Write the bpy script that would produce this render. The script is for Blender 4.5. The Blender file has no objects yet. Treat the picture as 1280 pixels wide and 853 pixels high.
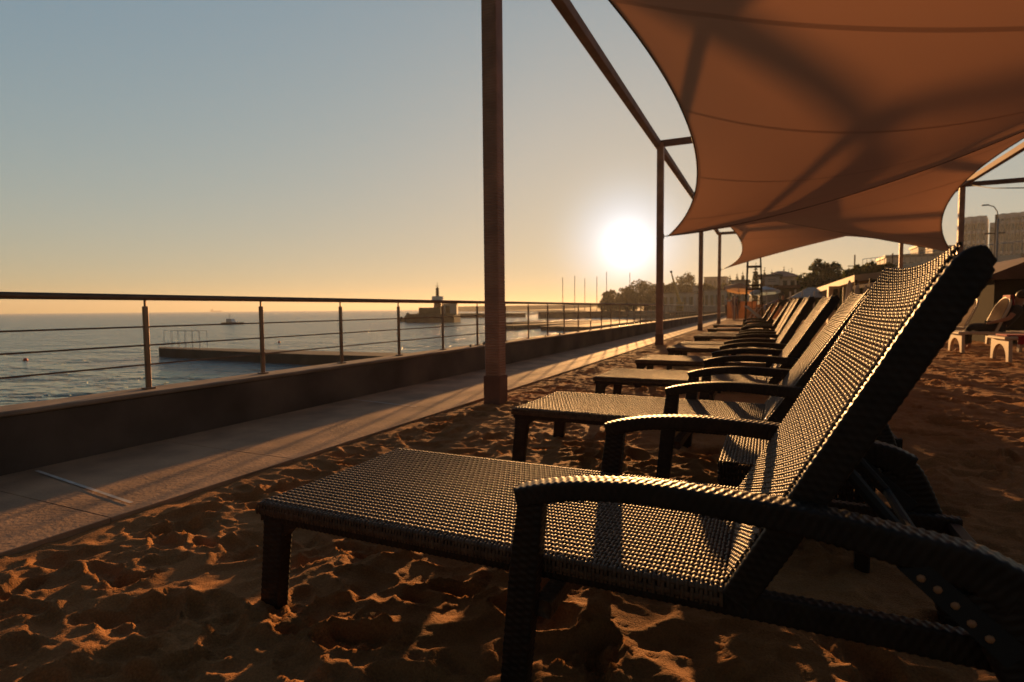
import bpy, math, random
from mathutils import Matrix
import numpy as np
from mathutils import Vector

R = math.radians
rng = np.random.default_rng(7)
random.seed(7)
S = bpy.context.scene
COL = S.collection

# ------------------------------------------------------------------ camera model (measured from the photo)
FPX, CX, CY = 700.0, 640.0, 426.5          # focal length in pixels of a 1280 px wide frame
PSI, PITCH, ROLL = R(24.56), R(3.303), R(0.487)
EYE = np.array([0.0, 0.0, 0.92])


def at(px, py, Y):
    """world point seen at a place in the view, at row distance Y (metres along the promenade)"""
    a = -ROLL
    u, v = px - CX, py - CY
    u2 = u * math.cos(a) + v * math.sin(a)
    v2 = -u * math.sin(a) + v * math.cos(a)
    d = (u2, FPX * math.cos(PITCH) - v2 * math.sin(PITCH), -FPX * math.sin(PITCH) - v2 * math.cos(PITCH))
    w = np.array([d[0] * math.cos(PSI) - d[1] * math.sin(PSI), d[0] * math.sin(PSI) + d[1] * math.cos(PSI), d[2]])
    return EYE + w * (Y / w[1])


def atz(px, py, z):
    p = at(px, py, 1.0) - EYE
    return EYE + p * ((z - EYE[2]) / p[2])


# ------------------------------------------------------------------ object helpers
def tag(o, label=None, cat=None, group=None, kind=None):
    if label: o['label'] = label
    if cat: o['category'] = cat
    if group: o['group'] = group
    if kind: o['kind'] = kind
    return o


def empty(name, loc, rz=0.0, label=None, cat=None, group=None):
    o = bpy.data.objects.new(name, None)
    o.empty_display_size = 0.1
    COL.objects.link(o)
    o.location = [float(c) for c in loc]
    o.rotation_euler = (0, 0, rz)
    return tag(o, label, cat, group)


def mesh_obj(name, V, F, mat, parent=None, smooth=False, uv=None):
    """V (n,3); F either an (m,4)/(m,3) array or a list of index tuples"""
    me = bpy.data.meshes.new(name)
    V = np.asarray(V, dtype=np.float64)
    if isinstance(F, np.ndarray):
        k = F.shape[1]
        me.vertices.add(len(V)); me.vertices.foreach_set('co', V.ravel())
        me.loops.add(F.size); me.loops.foreach_set('vertex_index', F.astype(np.int32).ravel())
        me.polygons.add(len(F))
        me.polygons.foreach_set('loop_start', np.arange(0, F.size, k, dtype=np.int32))
        try:
            me.polygons.foreach_set('loop_total', np.full(len(F), k, dtype=np.int32))
        except Exception:
            pass
        me.update(calc_edges=True); me.validate()
    else:
        me.from_pydata([tuple(v) for v in V], [], [tuple(int(i) for i in f) for f in F])
        me.update()
    if smooth:
        me.polygons.foreach_set('use_smooth', np.ones(len(me.polygons), dtype=bool))
    if uv is not None:
        lay = me.uv_layers.new(name='UVMap')
        idx = np.empty(len(me.loops), dtype=np.int32); me.loops.foreach_get('vertex_index', idx)
        lay.data.foreach_set('uv', np.asarray(uv)[idx].astype(np.float32).ravel())
    if mat: me.materials.append(mat)
    o = bpy.data.objects.new(name, me)
    COL.objects.link(o)
    if parent: o.parent = parent
    return o


class MB:
    """collects simple solids into one mesh"""
    def __init__(s): s.v, s.f = [], []

    def add(s, V, F):
        n = len(s.v)
        s.v += [tuple(float(c) for c in p) for p in V]
        s.f += [tuple(int(i) + n for i in f) for f in F]
        return s

    def box(s, c, d, rz=0.0, bev=0.0, ry=0.0):
        cx, cy, cz = c; hx, hy, hz = d[0] / 2, d[1] / 2, d[2] / 2
        b = min(bev, hx * .9, hy * .9, hz * .9)
        if b <= 0:
            P = [(sx * hx, sy * hy, sz * hz) for sz in (-1, 1) for sx, sy in ((-1, -1), (1, -1), (1, 1), (-1, 1))]
            F = [(3, 2, 1, 0), (4, 5, 6, 7), (0, 1, 5, 4), (1, 2, 6, 5), (2, 3, 7, 6), (3, 0, 4, 7)]
        else:
            prof = [(-hz, b), (-hz + b, 0), (hz - b, 0), (hz, b)]
            P = []; F = []
            for z, i in prof:
                x, y = hx - i, hy - i
                q = b if i == 0 else b * .6
                P += [(-x + q, -y, z), (x - q, -y, z), (x, -y + q, z), (x, y - q, z), (x - q, y, z), (-x + q, y, z), (-x, y - q, z), (-x, -y + q, z)]
            for k in range(3):
                for i in range(8):
                    F.append((k * 8 + i, k * 8 + (i + 1) % 8, k * 8 + 8 + (i + 1) % 8, k * 8 + 8 + i))
            F.append(tuple(range(7, -1, -1))); F.append(tuple(range(24, 32)))
        P = np.array(P)
        if ry:
            P = P @ np.array([[math.cos(ry), 0, -math.sin(ry)], [0, 1, 0], [math.sin(ry), 0, math.cos(ry)]])
        if rz:
            P = P @ np.array([[math.cos(rz), math.sin(rz), 0], [-math.sin(rz), math.cos(rz), 0], [0, 0, 1]])
        return s.add(P + np.array(c), F)

    def tube(s, pts, r, n=8, cap=True):
        pts = [Vector([float(c) for c in p]) for p in pts]
        rs = r if isinstance(r, (list, tuple)) else [r] * len(pts)
        V, F = [], []
        up = None
        for i, p in enumerate(pts):
            t = (pts[min(i + 1, len(pts) - 1)] - pts[max(i - 1, 0)]).normalized()
            if up is None:
                up = Vector((0, 0, 1)) if abs(t.z) < .9 else Vector((1, 0, 0))
            a = t.cross(up).normalized(); b = a.cross(t).normalized(); up = b
            for k in range(n):
                th = 2 * math.pi * k / n
                V.append(p + (a * math.cos(th) + b * math.sin(th)) * rs[i])
        for i in range(len(pts) - 1):
            for k in range(n):
                F.append((i * n + k, i * n + (k + 1) % n, (i + 1) * n + (k + 1) % n, (i + 1) * n + k))
        if cap:
            F.append(tuple(range(n - 1, -1, -1))); F.append(tuple(range((len(pts) - 1) * n, len(pts) * n)))
        return s.add(V, F)

    def lathe(s, c, prof, n=16, fold=0.0, nf=8):
        V, F = [], []
        for r, z in prof:
            for k in range(n):
                th = 2 * math.pi * k / n
                rr = r * (1 + fold * math.cos(nf * th))
                V.append((c[0] + rr * math.cos(th), c[1] + rr * math.sin(th), c[2] + z))
        for i in range(len(prof) - 1):
            for k in range(n):
                F.append((i * n + k, i * n + (k + 1) % n, (i + 1) * n + (k + 1) % n, (i + 1) * n + k))
        F.append(tuple(range(n - 1, -1, -1))); F.append(tuple(range((len(prof) - 1) * n, len(prof) * n)))
        return s.add(V, F)

    def prism(s, poly, y0, y1, axis='y'):
        """closed outline extruded along an axis; the outline is (x,z) for y, (x,y) for z, (y,z) for x"""
        n = len(poly)
        def P(p, t):
            return (p[0], t, p[1]) if axis == 'y' else ((p[0], p[1], t) if axis == 'z' else (t, p[0], p[1]))
        V = [P(p, y0) for p in poly] + [P(p, y1) for p in poly]
        F = [tuple(range(n)), tuple(range(2 * n - 1, n - 1, -1))]
        F += [(i, n + i, n + (i + 1) % n, (i + 1) % n) for i in range(n)]
        return s.add(V, F)

    def build(s, name, mat, parent=None, smooth=False):
        o = mesh_obj(name, np.array(s.v), s.f, mat, parent, smooth)
        return o


def children(o):
    return [c for c in bpy.data.objects if c.parent == o]


def copy_tree(o, parent=None):
    c = o.copy(); COL.objects.link(c)
    if parent: c.parent = parent
    for ch in children(o):
        copy_tree(ch, c)
    return c


# ------------------------------------------------------------------ materials
def mat(name, base, rough=0.7, metal=0.0, var=0.0, scale=5.0, bump=0.0, bscale=40.0, spec=0.5, trans=None, base2=None, stretch=(1, 1, 1)):
    m = bpy.data.materials.new(name); m.use_nodes = True
    nt = m.node_tree; N = nt.nodes; L = nt.links
    b = N['Principled BSDF']
    b.inputs['Base Color'].default_value = (*base, 1)
    b.inputs['Roughness'].default_value = rough
    b.inputs['Metallic'].default_value = metal
    b.inputs['Specular IOR Level'].default_value = spec
    tc = N.new('ShaderNodeTexCoord')
    mp = N.new('ShaderNodeMapping'); mp.inputs['Scale'].default_value = stretch
    L.new(tc.outputs['Object'], mp.inputs[0])
    if var > 0 or base2:
        nz = N.new('ShaderNodeTexNoise'); nz.inputs['Scale'].default_value = scale; nz.inputs['Detail'].default_value = 6
        L.new(mp.outputs[0], nz.inputs['Vector'])
        rp = N.new('ShaderNodeValToRGB')
        lo = base2 if base2 else tuple(c * (1 - var) for c in base)
        hi = base if base2 else tuple(min(1, c * (1 + var)) for c in base)
        rp.color_ramp.elements[0].position = .32; rp.color_ramp.elements[0].color = (*lo, 1)
        rp.color_ramp.elements[1].position = .68; rp.color_ramp.elements[1].color = (*hi, 1)
        L.new(nz.outputs['Fac'], rp.inputs[0]); L.new(rp.outputs[0], b.inputs['Base Color'])
    if bump > 0:
        n2 = N.new('ShaderNodeTexNoise'); n2.inputs['Scale'].default_value = bscale; n2.inputs['Detail'].default_value = 5
        L.new(mp.outputs[0], n2.inputs['Vector'])
        bp = N.new('ShaderNodeBump'); bp.inputs['Strength'].default_value = 1.0; bp.inputs['Distance'].default_value = bump
        L.new(n2.outputs['Fac'], bp.inputs['Height']); L.new(bp.outputs[0], b.inputs['Normal'])
    if trans:
        tr = N.new('ShaderNodeBsdfTranslucent'); tr.inputs[0].default_value = (*trans[0], 1)
        mx = N.new('ShaderNodeMixShader'); mx.inputs[0].default_value = trans[1]
        L.new(b.outputs[0], mx.inputs[1]); L.new(tr.outputs[0], mx.inputs[2])
        L.new(mx.outputs[0], N['Material Output'].inputs['Surface'])
    return m


M = {}
M['rattan'] = mat('woven_rattan', (.130, .074, .041), .54, var=.4, scale=30, spec=.38)
M['rattan_frame'] = mat('wrapped_rattan', (.026, .017, .012), .5, var=.3, scale=25, spec=.32)
M['steel'] = mat('brushed_steel', (.45, .42, .38), .35, 1.0)
M['rail'] = mat('rail_steel', (.30, .20, .14), .38, .75, var=.2, scale=8)
M['post'] = mat('brown_painted_steel', (.24, .12, .08), .8, var=.25, scale=3)
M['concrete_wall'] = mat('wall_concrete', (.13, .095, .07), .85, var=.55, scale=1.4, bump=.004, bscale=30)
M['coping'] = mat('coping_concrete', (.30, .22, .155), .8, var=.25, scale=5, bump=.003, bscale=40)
M['pier'] = mat('pier_concrete', (.085, .07, .058), .85, var=.35, scale=.8, bump=.02, bscale=4)
M['white_paint'] = mat('white_paint', (.75, .73, .70), .6, var=.1, scale=20)
M['bldg_white'] = mat('pale_render', (.62, .57, .50), .8, var=.12, scale=.6)
M['tower_white'] = mat('white_tower', (.80, .77, .72), .7, var=.08, scale=.3)
M['bldg_grey'] = mat('grey_render', (.36, .34, .32), .8, var=.15, scale=.4)
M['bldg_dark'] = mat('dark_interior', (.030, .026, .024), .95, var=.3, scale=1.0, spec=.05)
M['roof_red'] = mat('red_roof', (.22, .085, .055), .75, var=.25, scale=2)
M['roof_grey'] = mat('grey_roof', (.20, .19, .18), .7, var=.2, scale=2)
M['roof_brown'] = mat('brown_roof', (.12, .06, .045), .75, var=.25, scale=3)
M['cream'] = mat('cream_render', (.60, .47, .33), .75, var=.1, scale=2)
M['cap'] = mat('gap_glint_tan', (.44, .22, .10), .45, var=.1, scale=60)  # tan imitates sunlight showing through gaps in the lounger's rack
M['glass'] = mat('window_glass', (.05, .06, .065), .06, spec=.8)
M['glass_gold'] = mat('balcony_glazing', (.25, .24, .22), .12, .7)
M['leaf'] = mat('leaf_dark', (.045, .062, .020), .6, var=.5, scale=.9, trans=((.09, .11, .02), .3))
M['leaf2'] = mat('leaf_olive', (.065, .075, .025), .6, var=.5, scale=.9, trans=((.13, .12, .03), .35))
M['cypress'] = mat('leaf_cypress', (.035, .05, .02), .65, var=.4, scale=1.2, trans=((.06, .07, .02), .2))
M['bark'] = mat('bark', (.10, .07, .05), .9, var=.4, scale=6, bump=.01, bscale=20)
M['tyre'] = mat('black_rubber', (.02, .02, .02), .8)
M['plastic'] = mat('cream_plastic', (.62, .50, .36), .4, var=.06, scale=4)
M['wood_brown'] = mat('brown_panel', (.11, .05, .032), .9, var=.3, scale=4, spec=.08)
M['red_cloth'] = mat('red_cloth', (.42, .02, .03), .8, var=.2, scale=8)
M['dark_cloth'] = mat('dark_cloth', (.02, .02, .026), .85, var=.3, scale=10)
M['grey_cloth'] = mat('grey_cloth', (.26, .26, .28), .85, var=.2, scale=10)
M['white_cloth'] = mat('white_cloth', (.70, .69, .67), .85, var=.1, scale=6, trans=((.6, .55, .5), .25))
M['blue_cloth'] = mat('pale_blue_cloth', (.55, .68, .76), .85, var=.15, scale=4, trans=((.35, .45, .5), .3))
M['orange_cloth'] = mat('orange_cloth', (.50, .31, .18), .85, var=.4, scale=2.5, trans=((.55, .33, .17), .35))
M['purple_cloth'] = mat('mauve_cloth', (.20, .13, .15), .85, var=.2, scale=9)
M['skin'] = mat('skin', (.42, .22, .14), .55, var=.12, scale=8)
M['hair'] = mat('hair', (.03, .02, .015), .6)
M['hull'] = mat('boat_white', (.70, .70, .70), .35)
M['buoy'] = mat('buoy_red', (.55, .03, .03), .4)
M['red_tower'] = mat('lighthouse_red', (.28, .045, .03), .55, var=.15, scale=2)
M['rock'] = mat('rock', (.10, .085, .075), .9, var=.4, scale=1.5, bump=.05, bscale=3)
M['orange_metal'] = mat('crane_yellow', (.50, .30, .06), .5, var=.15, scale=2)


def ribbed_post_material():
    m = mat('ribbed_post', (.50, .265, .165), .5, var=.25, scale=4)
    nt = m.node_tree; N = nt.nodes; L = nt.links
    tc = N.new('ShaderNodeTexCoord')
    w = N.new('ShaderNodeTexWave'); w.wave_type = 'BANDS'; w.bands_direction = 'Z'
    w.inputs['Scale'].default_value = 12.5; w.inputs['Distortion'].default_value = .25; w.inputs['Detail'].default_value = 1
    L.new(tc.outputs['Object'], w.inputs['Vector'])
    bp = N.new('ShaderNodeBump'); bp.inputs['Distance'].default_value = .006; bp.inputs['Strength'].default_value = 1
    L.new(w.outputs['Fac'], bp.inputs['Height'])
    L.new(bp.outputs[0], N['Principled BSDF'].inputs['Normal'])
    return m


M['ribbed'] = ribbed_post_material()


def sand_material():
    m = bpy.data.materials.new('beach_sand'); m.use_nodes = True
    nt = m.node_tree; N = nt.nodes; L = nt.links; b = N['Principled BSDF']
    b.inputs['Roughness'].default_value = .9; b.inputs['Specular IOR Level'].default_value = .2
    tc = N.new('ShaderNodeTexCoord')
    n1 = N.new('ShaderNodeTexNoise'); n1.inputs['Scale'].default_value = 1.1; n1.inputs['Detail'].default_value = 8; n1.inputs['Roughness'].default_value = .7
    n2 = N.new('ShaderNodeTexNoise'); n2.inputs['Scale'].default_value = 160; n2.inputs['Detail'].default_value = 4
    L.new(tc.outputs['Object'], n1.inputs['Vector']); L.new(tc.outputs['Object'], n2.inputs['Vector'])
    mx = N.new('ShaderNodeMix'); mx.data_type = 'FLOAT'; mx.inputs[0].default_value = .45
    L.new(n1.outputs['Fac'], mx.inputs[2]); L.new(n2.outputs['Fac'], mx.inputs[3])
    rp = N.new('ShaderNodeValToRGB')
    rp.color_ramp.elements[0].position = .33; rp.color_ramp.elements[0].color = (.26, .112, .038, 1)
    rp.color_ramp.elements[1].position = .66; rp.color_ramp.elements[1].color = (.54, .245, .085, 1)
    L.new(mx.outputs[0], rp.inputs[0]); L.new(rp.outputs[0], b.inputs['Base Color'])
    n3 = N.new('ShaderNodeTexNoise'); n3.inputs['Scale'].default_value = 130; n3.inputs['Detail'].default_value = 6; n3.inputs['Roughness'].default_value = .65
    L.new(tc.outputs['Object'], n3.inputs['Vector'])
    bp = N.new('ShaderNodeBump'); bp.inputs['Distance'].default_value = .009; bp.inputs['Strength'].default_value = 1.0
    L.new(n3.outputs['Fac'], bp.inputs['Height']); L.new(bp.outputs[0], b.inputs['Normal'])
    return m


M['sand'] = sand_material()


def walkway_material():
    m = mat('walkway_concrete', (.43, .255, .142), .8, var=.34, scale=2.6, bump=.003, bscale=55)
    return m


M['walk'] = walkway_material()


def sea_material():
    m = bpy.data.materials.new('sea_water'); m.use_nodes = True
    nt = m.node_tree; N = nt.nodes; L = nt.links; b = N['Principled BSDF']
    b.inputs['Base Color'].default_value = (.045, .18, .235, 1)
    b.inputs['Roughness'].default_value = .19; b.inputs['IOR'].default_value = 1.33
    tc = N.new('ShaderNodeTexCoord')
    prev = None
    for sc, dist, st in ((.20, 1.9, (1, 1.9, 1)), (.75, .85, (1, 1.7, 1)), (2.6, .22, (1, 1.3, 1))):
        mp = N.new('ShaderNodeMapping'); mp.inputs['Scale'].default_value = st; mp.inputs['Rotation'].default_value = (0, 0, R(35))
        L.new(tc.outputs['Object'], mp.inputs[0])
        nz = N.new('ShaderNodeTexNoise'); nz.inputs['Scale'].default_value = sc; nz.inputs['Detail'].default_value = 3; nz.inputs['Distortion'].default_value = .4
        L.new(mp.outputs[0], nz.inputs['Vector'])
        bp = N.new('ShaderNodeBump'); bp.inputs['Distance'].default_value = dist; bp.inputs['Strength'].default_value = 1
        L.new(nz.outputs['Fac'], bp.inputs['Height'])
        if prev: L.new(prev.outputs[0], bp.inputs['Normal'])
        prev = bp
    L.new(prev.outputs[0], b.inputs['Normal'])
    return m


M['sea'] = sea_material()


def sail_material():
    m = bpy.data.materials.new('sail_cloth'); m.use_nodes = True
    nt = m.node_tree; N = nt.nodes; L = nt.links
    out = N['Material Output']; N.remove(N['Principled BSDF'])
    uv = N.new('ShaderNodeUVMap')
    sp = N.new('ShaderNodeSeparateXYZ'); L.new(uv.outputs[0], sp.inputs[0])

    def math_(op, a, b=None):
        n = N.new('ShaderNodeMath'); n.operation = op
        for i, x in enumerate((a, b)):
            if x is None: continue
            if isinstance(x, (int, float)): n.inputs[i].default_value = x
            else: L.new(x, n.inputs[i])
        return n.outputs[0]
    # welded seams every 0.215 of the length: two cloths lie over each other there
    t = math_('MULTIPLY_ADD', sp.outputs['Y'], 1 / .24)
    t.node.inputs[2].default_value = .958
    fr = math_('FRACT', t)
    seam = math_('LESS_THAN', math_('ABSOLUTE', math_('SUBTRACT', fr, .5)), .017)
    e1 = math_('LESS_THAN', math_('SUBTRACT', .5, math_('ABSOLUTE', math_('SUBTRACT', sp.outputs['X'], .5))), .010)
    e2 = math_('LESS_THAN', math_('SUBTRACT', .5, math_('ABSOLUTE', math_('SUBTRACT', sp.outputs['Y'], .5))), .004)
    double = math_('MAXIMUM', seam, math_('MAXIMUM', e1, e2))
    col = N.new('ShaderNodeMix'); col.data_type = 'RGBA'
    L.new(double, col.inputs[0]); col.inputs[6].default_value = (.36, .170, .094, 1); col.inputs[7].default_value = (.20, .095, .056, 1)
    df = N.new('ShaderNodeBsdfDiffuse'); df.inputs[0].default_value = (.76, .53, .39, 1)
    tr = N.new('ShaderNodeBsdfTranslucent'); L.new(col.outputs[2], tr.inputs[0])
    mx = N.new('ShaderNodeMixShader'); mx.inputs[0].default_value = .52
    L.new(df.outputs[0], mx.inputs[1]); L.new(tr.outputs[0], mx.inputs[2]); L.new(mx.outputs[0], out.inputs['Surface'])
    return m


M['sail'] = sail_material()

# ------------------------------------------------------------------ light, sky, air
SUN_AZ, SUN_EL = R(13.0), R(6.1)            # left of the promenade's direction (+Y), above the horizon
SDIR = Vector((-math.sin(SUN_AZ) * math.cos(SUN_EL), math.cos(SUN_AZ) * math.cos(SUN_EL), math.sin(SUN_EL)))
sl = bpy.data.lights.new('sun', 'SUN'); sl.energy = 5.0; sl.angle = R(.8); sl.color = (1.0, .50, .17)
so = bpy.data.objects.new('sun', sl); COL.objects.link(so)
so.rotation_euler = (-SDIR).to_track_quat('-Z', 'Y').to_euler()

W = bpy.data.worlds.new('World'); S.world = W; W.use_nodes = True
nt = W.node_tree; N = nt.nodes; L = nt.links
bg = N['Background']
sky = N.new('ShaderNodeTexSky'); sky.sky_type = 'NISHITA'; sky.sun_disc = False
sky.sun_elevation = SUN_EL; sky.sun_rotation = -SUN_AZ
sky.air_density = 1.0; sky.dust_density = .5; sky.ozone_density = 1.0; sky.altitude = 0
SKY_STRENGTH = .12
EXPO = .80                                  # the picture is exposed for the evening light
bg.inputs['Strength'].default_value = SKY_STRENGTH


def wm(op, a, b=None, c=None, clamp=False):
    n = N.new('ShaderNodeMath'); n.operation = op; n.use_clamp = clamp
    for i, x in enumerate((a, b, c)):
        if x is None: continue
        if isinstance(x, (int, float)): n.inputs[i].default_value = x
        else: L.new(x, n.inputs[i])
    return n.outputs[0]


# hazy evening air: the sky's brightness range is compressed, with a soft aureole round the sun
tcw = N.new('ShaderNodeTexCoord')
nrm_ = N.new('ShaderNodeVectorMath'); nrm_.operation = 'NORMALIZE'; L.new(tcw.outputs['Generated'], nrm_.inputs[0])
dt = N.new('ShaderNodeVectorMath'); dt.operation = 'DOT_PRODUCT'; L.new(nrm_.outputs[0], dt.inputs[0]); dt.inputs[1].default_value = SDIR
sepw = N.new('ShaderNodeSeparateXYZ'); L.new(nrm_.outputs[0], sepw.inputs[0])
theta = wm('MULTIPLY', wm('ARCCOSINE', wm('MINIMUM', dt.outputs['Value'], 1.0)), 180 / math.pi)
g1 = wm('EXPONENT', wm('MULTIPLY', wm('POWER', wm('DIVIDE', theta, 5.2), 2.6), -1.0))
g2 = wm('EXPONENT', wm('MULTIPLY', wm('POWER', wm('DIVIDE', theta, 2.1), 2.0), -1.0))
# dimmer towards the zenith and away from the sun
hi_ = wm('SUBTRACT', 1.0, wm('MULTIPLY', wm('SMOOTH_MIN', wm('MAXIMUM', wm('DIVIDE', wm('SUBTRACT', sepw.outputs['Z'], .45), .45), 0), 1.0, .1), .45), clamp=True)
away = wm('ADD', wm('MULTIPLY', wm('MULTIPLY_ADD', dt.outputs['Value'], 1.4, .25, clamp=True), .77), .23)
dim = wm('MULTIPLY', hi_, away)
sc_ = N.new('ShaderNodeSeparateColor'); L.new(sky.outputs[0], sc_.inputs[0])
low = wm('EXPONENT', wm('MULTIPLY', wm('MAXIMUM', sepw.outputs['Z'], 0), -1 / .10))
cc_ = N.new('ShaderNodeCombineColor')
for ch, (a_, b_, gl1, gl2, lo) in enumerate(((.68, .35, .26, .9, 0.0), (.60, .22, .38, .85, .05), (.48, .09, .56, .8, .38))):
    raw = wm('MULTIPLY', sc_.outputs[ch], SKY_STRENGTH)
    v_ = wm('DIVIDE', wm('MULTIPLY', raw, a_), wm('ADD', raw, b_))
    v_ = wm('MULTIPLY', v_, wm('SUBTRACT', 1.0, wm('MULTIPLY', low, lo)))
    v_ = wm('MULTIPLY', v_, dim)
    v_ = wm('ADD', v_, wm('ADD', wm('MULTIPLY', g1, gl1), wm('MULTIPLY', g2, gl2)))
    L.new(wm('DIVIDE', v_, SKY_STRENGTH * 2 ** EXPO), cc_.inputs[ch])
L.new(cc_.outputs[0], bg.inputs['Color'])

S.view_settings.view_transform = 'Standard'
S.view_settings.look = 'None'
S.view_settings.exposure = EXPO
S.view_settings.gamma = 1.0
S.view_settings.use_curve_mapping = False

cam = bpy.data.cameras.new('camera'); co = bpy.data.objects.new('camera', cam); COL.objects.link(co)
cam.sensor_width = 36.0; cam.lens = FPX / 1280 * 36.0
cam.clip_start = .02; cam.clip_end = 9000
co.location = EYE
from mathutils import Matrix
co.matrix_world = Matrix.Translation(Vector(EYE)) @ Matrix.Rotation(PSI, 4, 'Z') @ Matrix.Rotation(math.pi / 2 - PITCH, 4, 'X') @ Matrix.Rotation(-ROLL, 4, 'Z')
cam.dof.use_dof = True; cam.dof.focus_distance = 2.0; cam.dof.aperture_fstop = 4.0
S.camera = co

S.render.engine = 'CYCLES'
cy = S.cycles
cy.use_denoising = True
cy.max_bounces = 8; cy.diffuse_bounces = 4; cy.glossy_bounces = 3; cy.transmission_bounces = 4; cy.volume_bounces = 1
cy.sample_clamp_indirect = 6.0
cy.caustics_reflective = False; cy.caustics_refractive = False

# ------------------------------------------------------------------ ground, sand, walkway, sea
SEA_Z = -1.8
WALK_X0, WALK_X1, WALK_Z = -3.81, -2.58, .03
mesh_obj('sea', [(-2600, -400, SEA_Z), (1500, -400, SEA_Z), (1500, 3400, SEA_Z), (-2600, 3400, SEA_Z)], [(0, 1, 2, 3)], M['sea'])['kind'] = 'structure'


def vnoise(x, y, f, seed):
    g = np.random.default_rng(seed).random((256, 256))
    X, Y = x * f + 1000.3, y * f + 1000.7
    xi, yi = np.floor(X).astype(int), np.floor(Y).astype(int)
    fx, fy = X - xi, Y - yi
    fx = fx * fx * (3 - 2 * fx); fy = fy * fy * (3 - 2 * fy)
    a = g[xi % 256, yi % 256]; b = g[(xi + 1) % 256, yi % 256]; c = g[xi % 256, (yi + 1) % 256]; d = g[(xi + 1) % 256, (yi + 1) % 256]
    return (a * (1 - fx) + b * fx) * (1 - fy) + (c * (1 - fx) + d * fx) * fy - .5


def grow(a, b, d0, k, flat):
    out = [a]; x = a
    while x < b:
        d = max(d0, d0 * (1 + k * (x - flat))) if x > flat else d0
        x += d; out.append(x)
    return np.array(out)


sx = grow(WALK_X1 + .004, 15.0, .0135, 1.7, 1.6)
sy = [.2]
while sy[-1] < 75: sy.append(sy[-1] + max(.0125, .0046 * sy[-1]))
sy = np.array(sy)
GX, GY = np.meshgrid(sx, sy, indexing='ij')
HZ = .012 * vnoise(GX, GY, .8, 1) + .009 * vnoise(GX, GY, 2.3, 2) + .010 * vnoise(GX, GY, 5.3, 3) + .0065 * vnoise(GX, GY, 12, 4) + .0048 * vnoise(GX, GY, 27, 5) + .0022 * vnoise(GX, GY, 47, 6)
RG = np.abs(vnoise(GX + .3 * vnoise(GX, GY, 2.0, 31), GY, 3.4, 7)) * 2
HZ += .016 * (1 - RG) ** 4 + .010 * (1 - np.abs(vnoise(GX, GY + .2 * vnoise(GX, GY, 3.0, 32), 7.5, 8)) * 2) ** 5
HZ += .008 * (1 - np.abs(vnoise(GX + .08 * vnoise(GX, GY, 6.0, 33), GY, 13, 9)) * 2) ** 4 + .0035 * (1 - np.abs(vnoise(GX, GY, 24, 10)) * 2) ** 3
r2 = np.random.default_rng(21)
for k in range(2100):
    fy_ = .3 + 24 * r2.random() ** 1.7
    fx_ = -2.45 + (4.4 + fy_ * .33) * r2.random()
    th = r2.normal(.2, .9); la = r2.uniform(.08, .16); lb = la * r2.uniform(.34, .62); dp = r2.uniform(.010, .034)
    i0, i1 = np.searchsorted(sx, (fx_ - .34, fx_ + .34)); j0, j1 = np.searchsorted(sy, (fy_ - .34, fy_ + .34))
    if i1 - i0 < 2 or j1 - j0 < 2: continue
    X = GX[i0:i1, j0:j1] - fx_; Y = GY[i0:i1, j0:j1] - fy_
    u = (X * math.cos(th) + Y * math.sin(th)) / la; v = (-X * math.sin(th) + Y * math.cos(th)) / lb
    rr = np.sqrt(u * u + v * v)
    rr = rr * (1 + .42 * vnoise(GX[i0:i1, j0:j1], GY[i0:i1, j0:j1], 9, 11) + .22 * vnoise(GX[i0:i1, j0:j1], GY[i0:i1, j0:j1], 24, 12))
    HZ[i0:i1, j0:j1] += np.where(rr < 1, -dp * np.clip(1 - rr ** 2.6, 0, 1) ** .8, 0) + .36 * dp * np.exp(-((rr - 1.10) / .13) ** 2)
HZ += .007 * (1 - np.abs(vnoise(GX * .45 + GY * .9, GY * 2.2 - GX * .9, 4.2, 41)) * 2) ** 5
HZ -= .004
edge = np.clip((GX - WALK_X1) / .25, 0, 1)
HZ = HZ * (.45 + .55 * edge) + .010 * (1 - edge)
HZ = np.maximum(HZ, -.075)
nx, ny = GX.shape
I = np.arange(nx * ny).reshape(nx, ny)
F = np.stack([I[:-1, :-1].ravel(), I[1:, :-1].ravel(), I[1:, 1:].ravel(), I[:-1, 1:].ravel()], 1)
mesh_obj('sand', np.stack([GX.ravel(), GY.ravel(), HZ.ravel()], 1), F, M['sand'], smooth=True)['kind'] = 'structure'

# the land under and behind everything (its coast bends out to the headland)
b = MB()
coast = [(WALK_X1 - .2, -60), (WALK_X1 - .2, 118), (-20, 128), (-34, 150), (-52, 176), (-74, 215), (-80, 260), (-120, 420), (-150, 900), (-150, 3300), (1400, 3300), (1400, -60)]
b.prism([(x, y) for x, y in coast][::-1], -2.6, -.09, axis='z')
b.build('ground', mat('dry_ground', (.16, .11, .07), .95, var=.3, scale=.3))['kind'] = 'structure'

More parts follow.
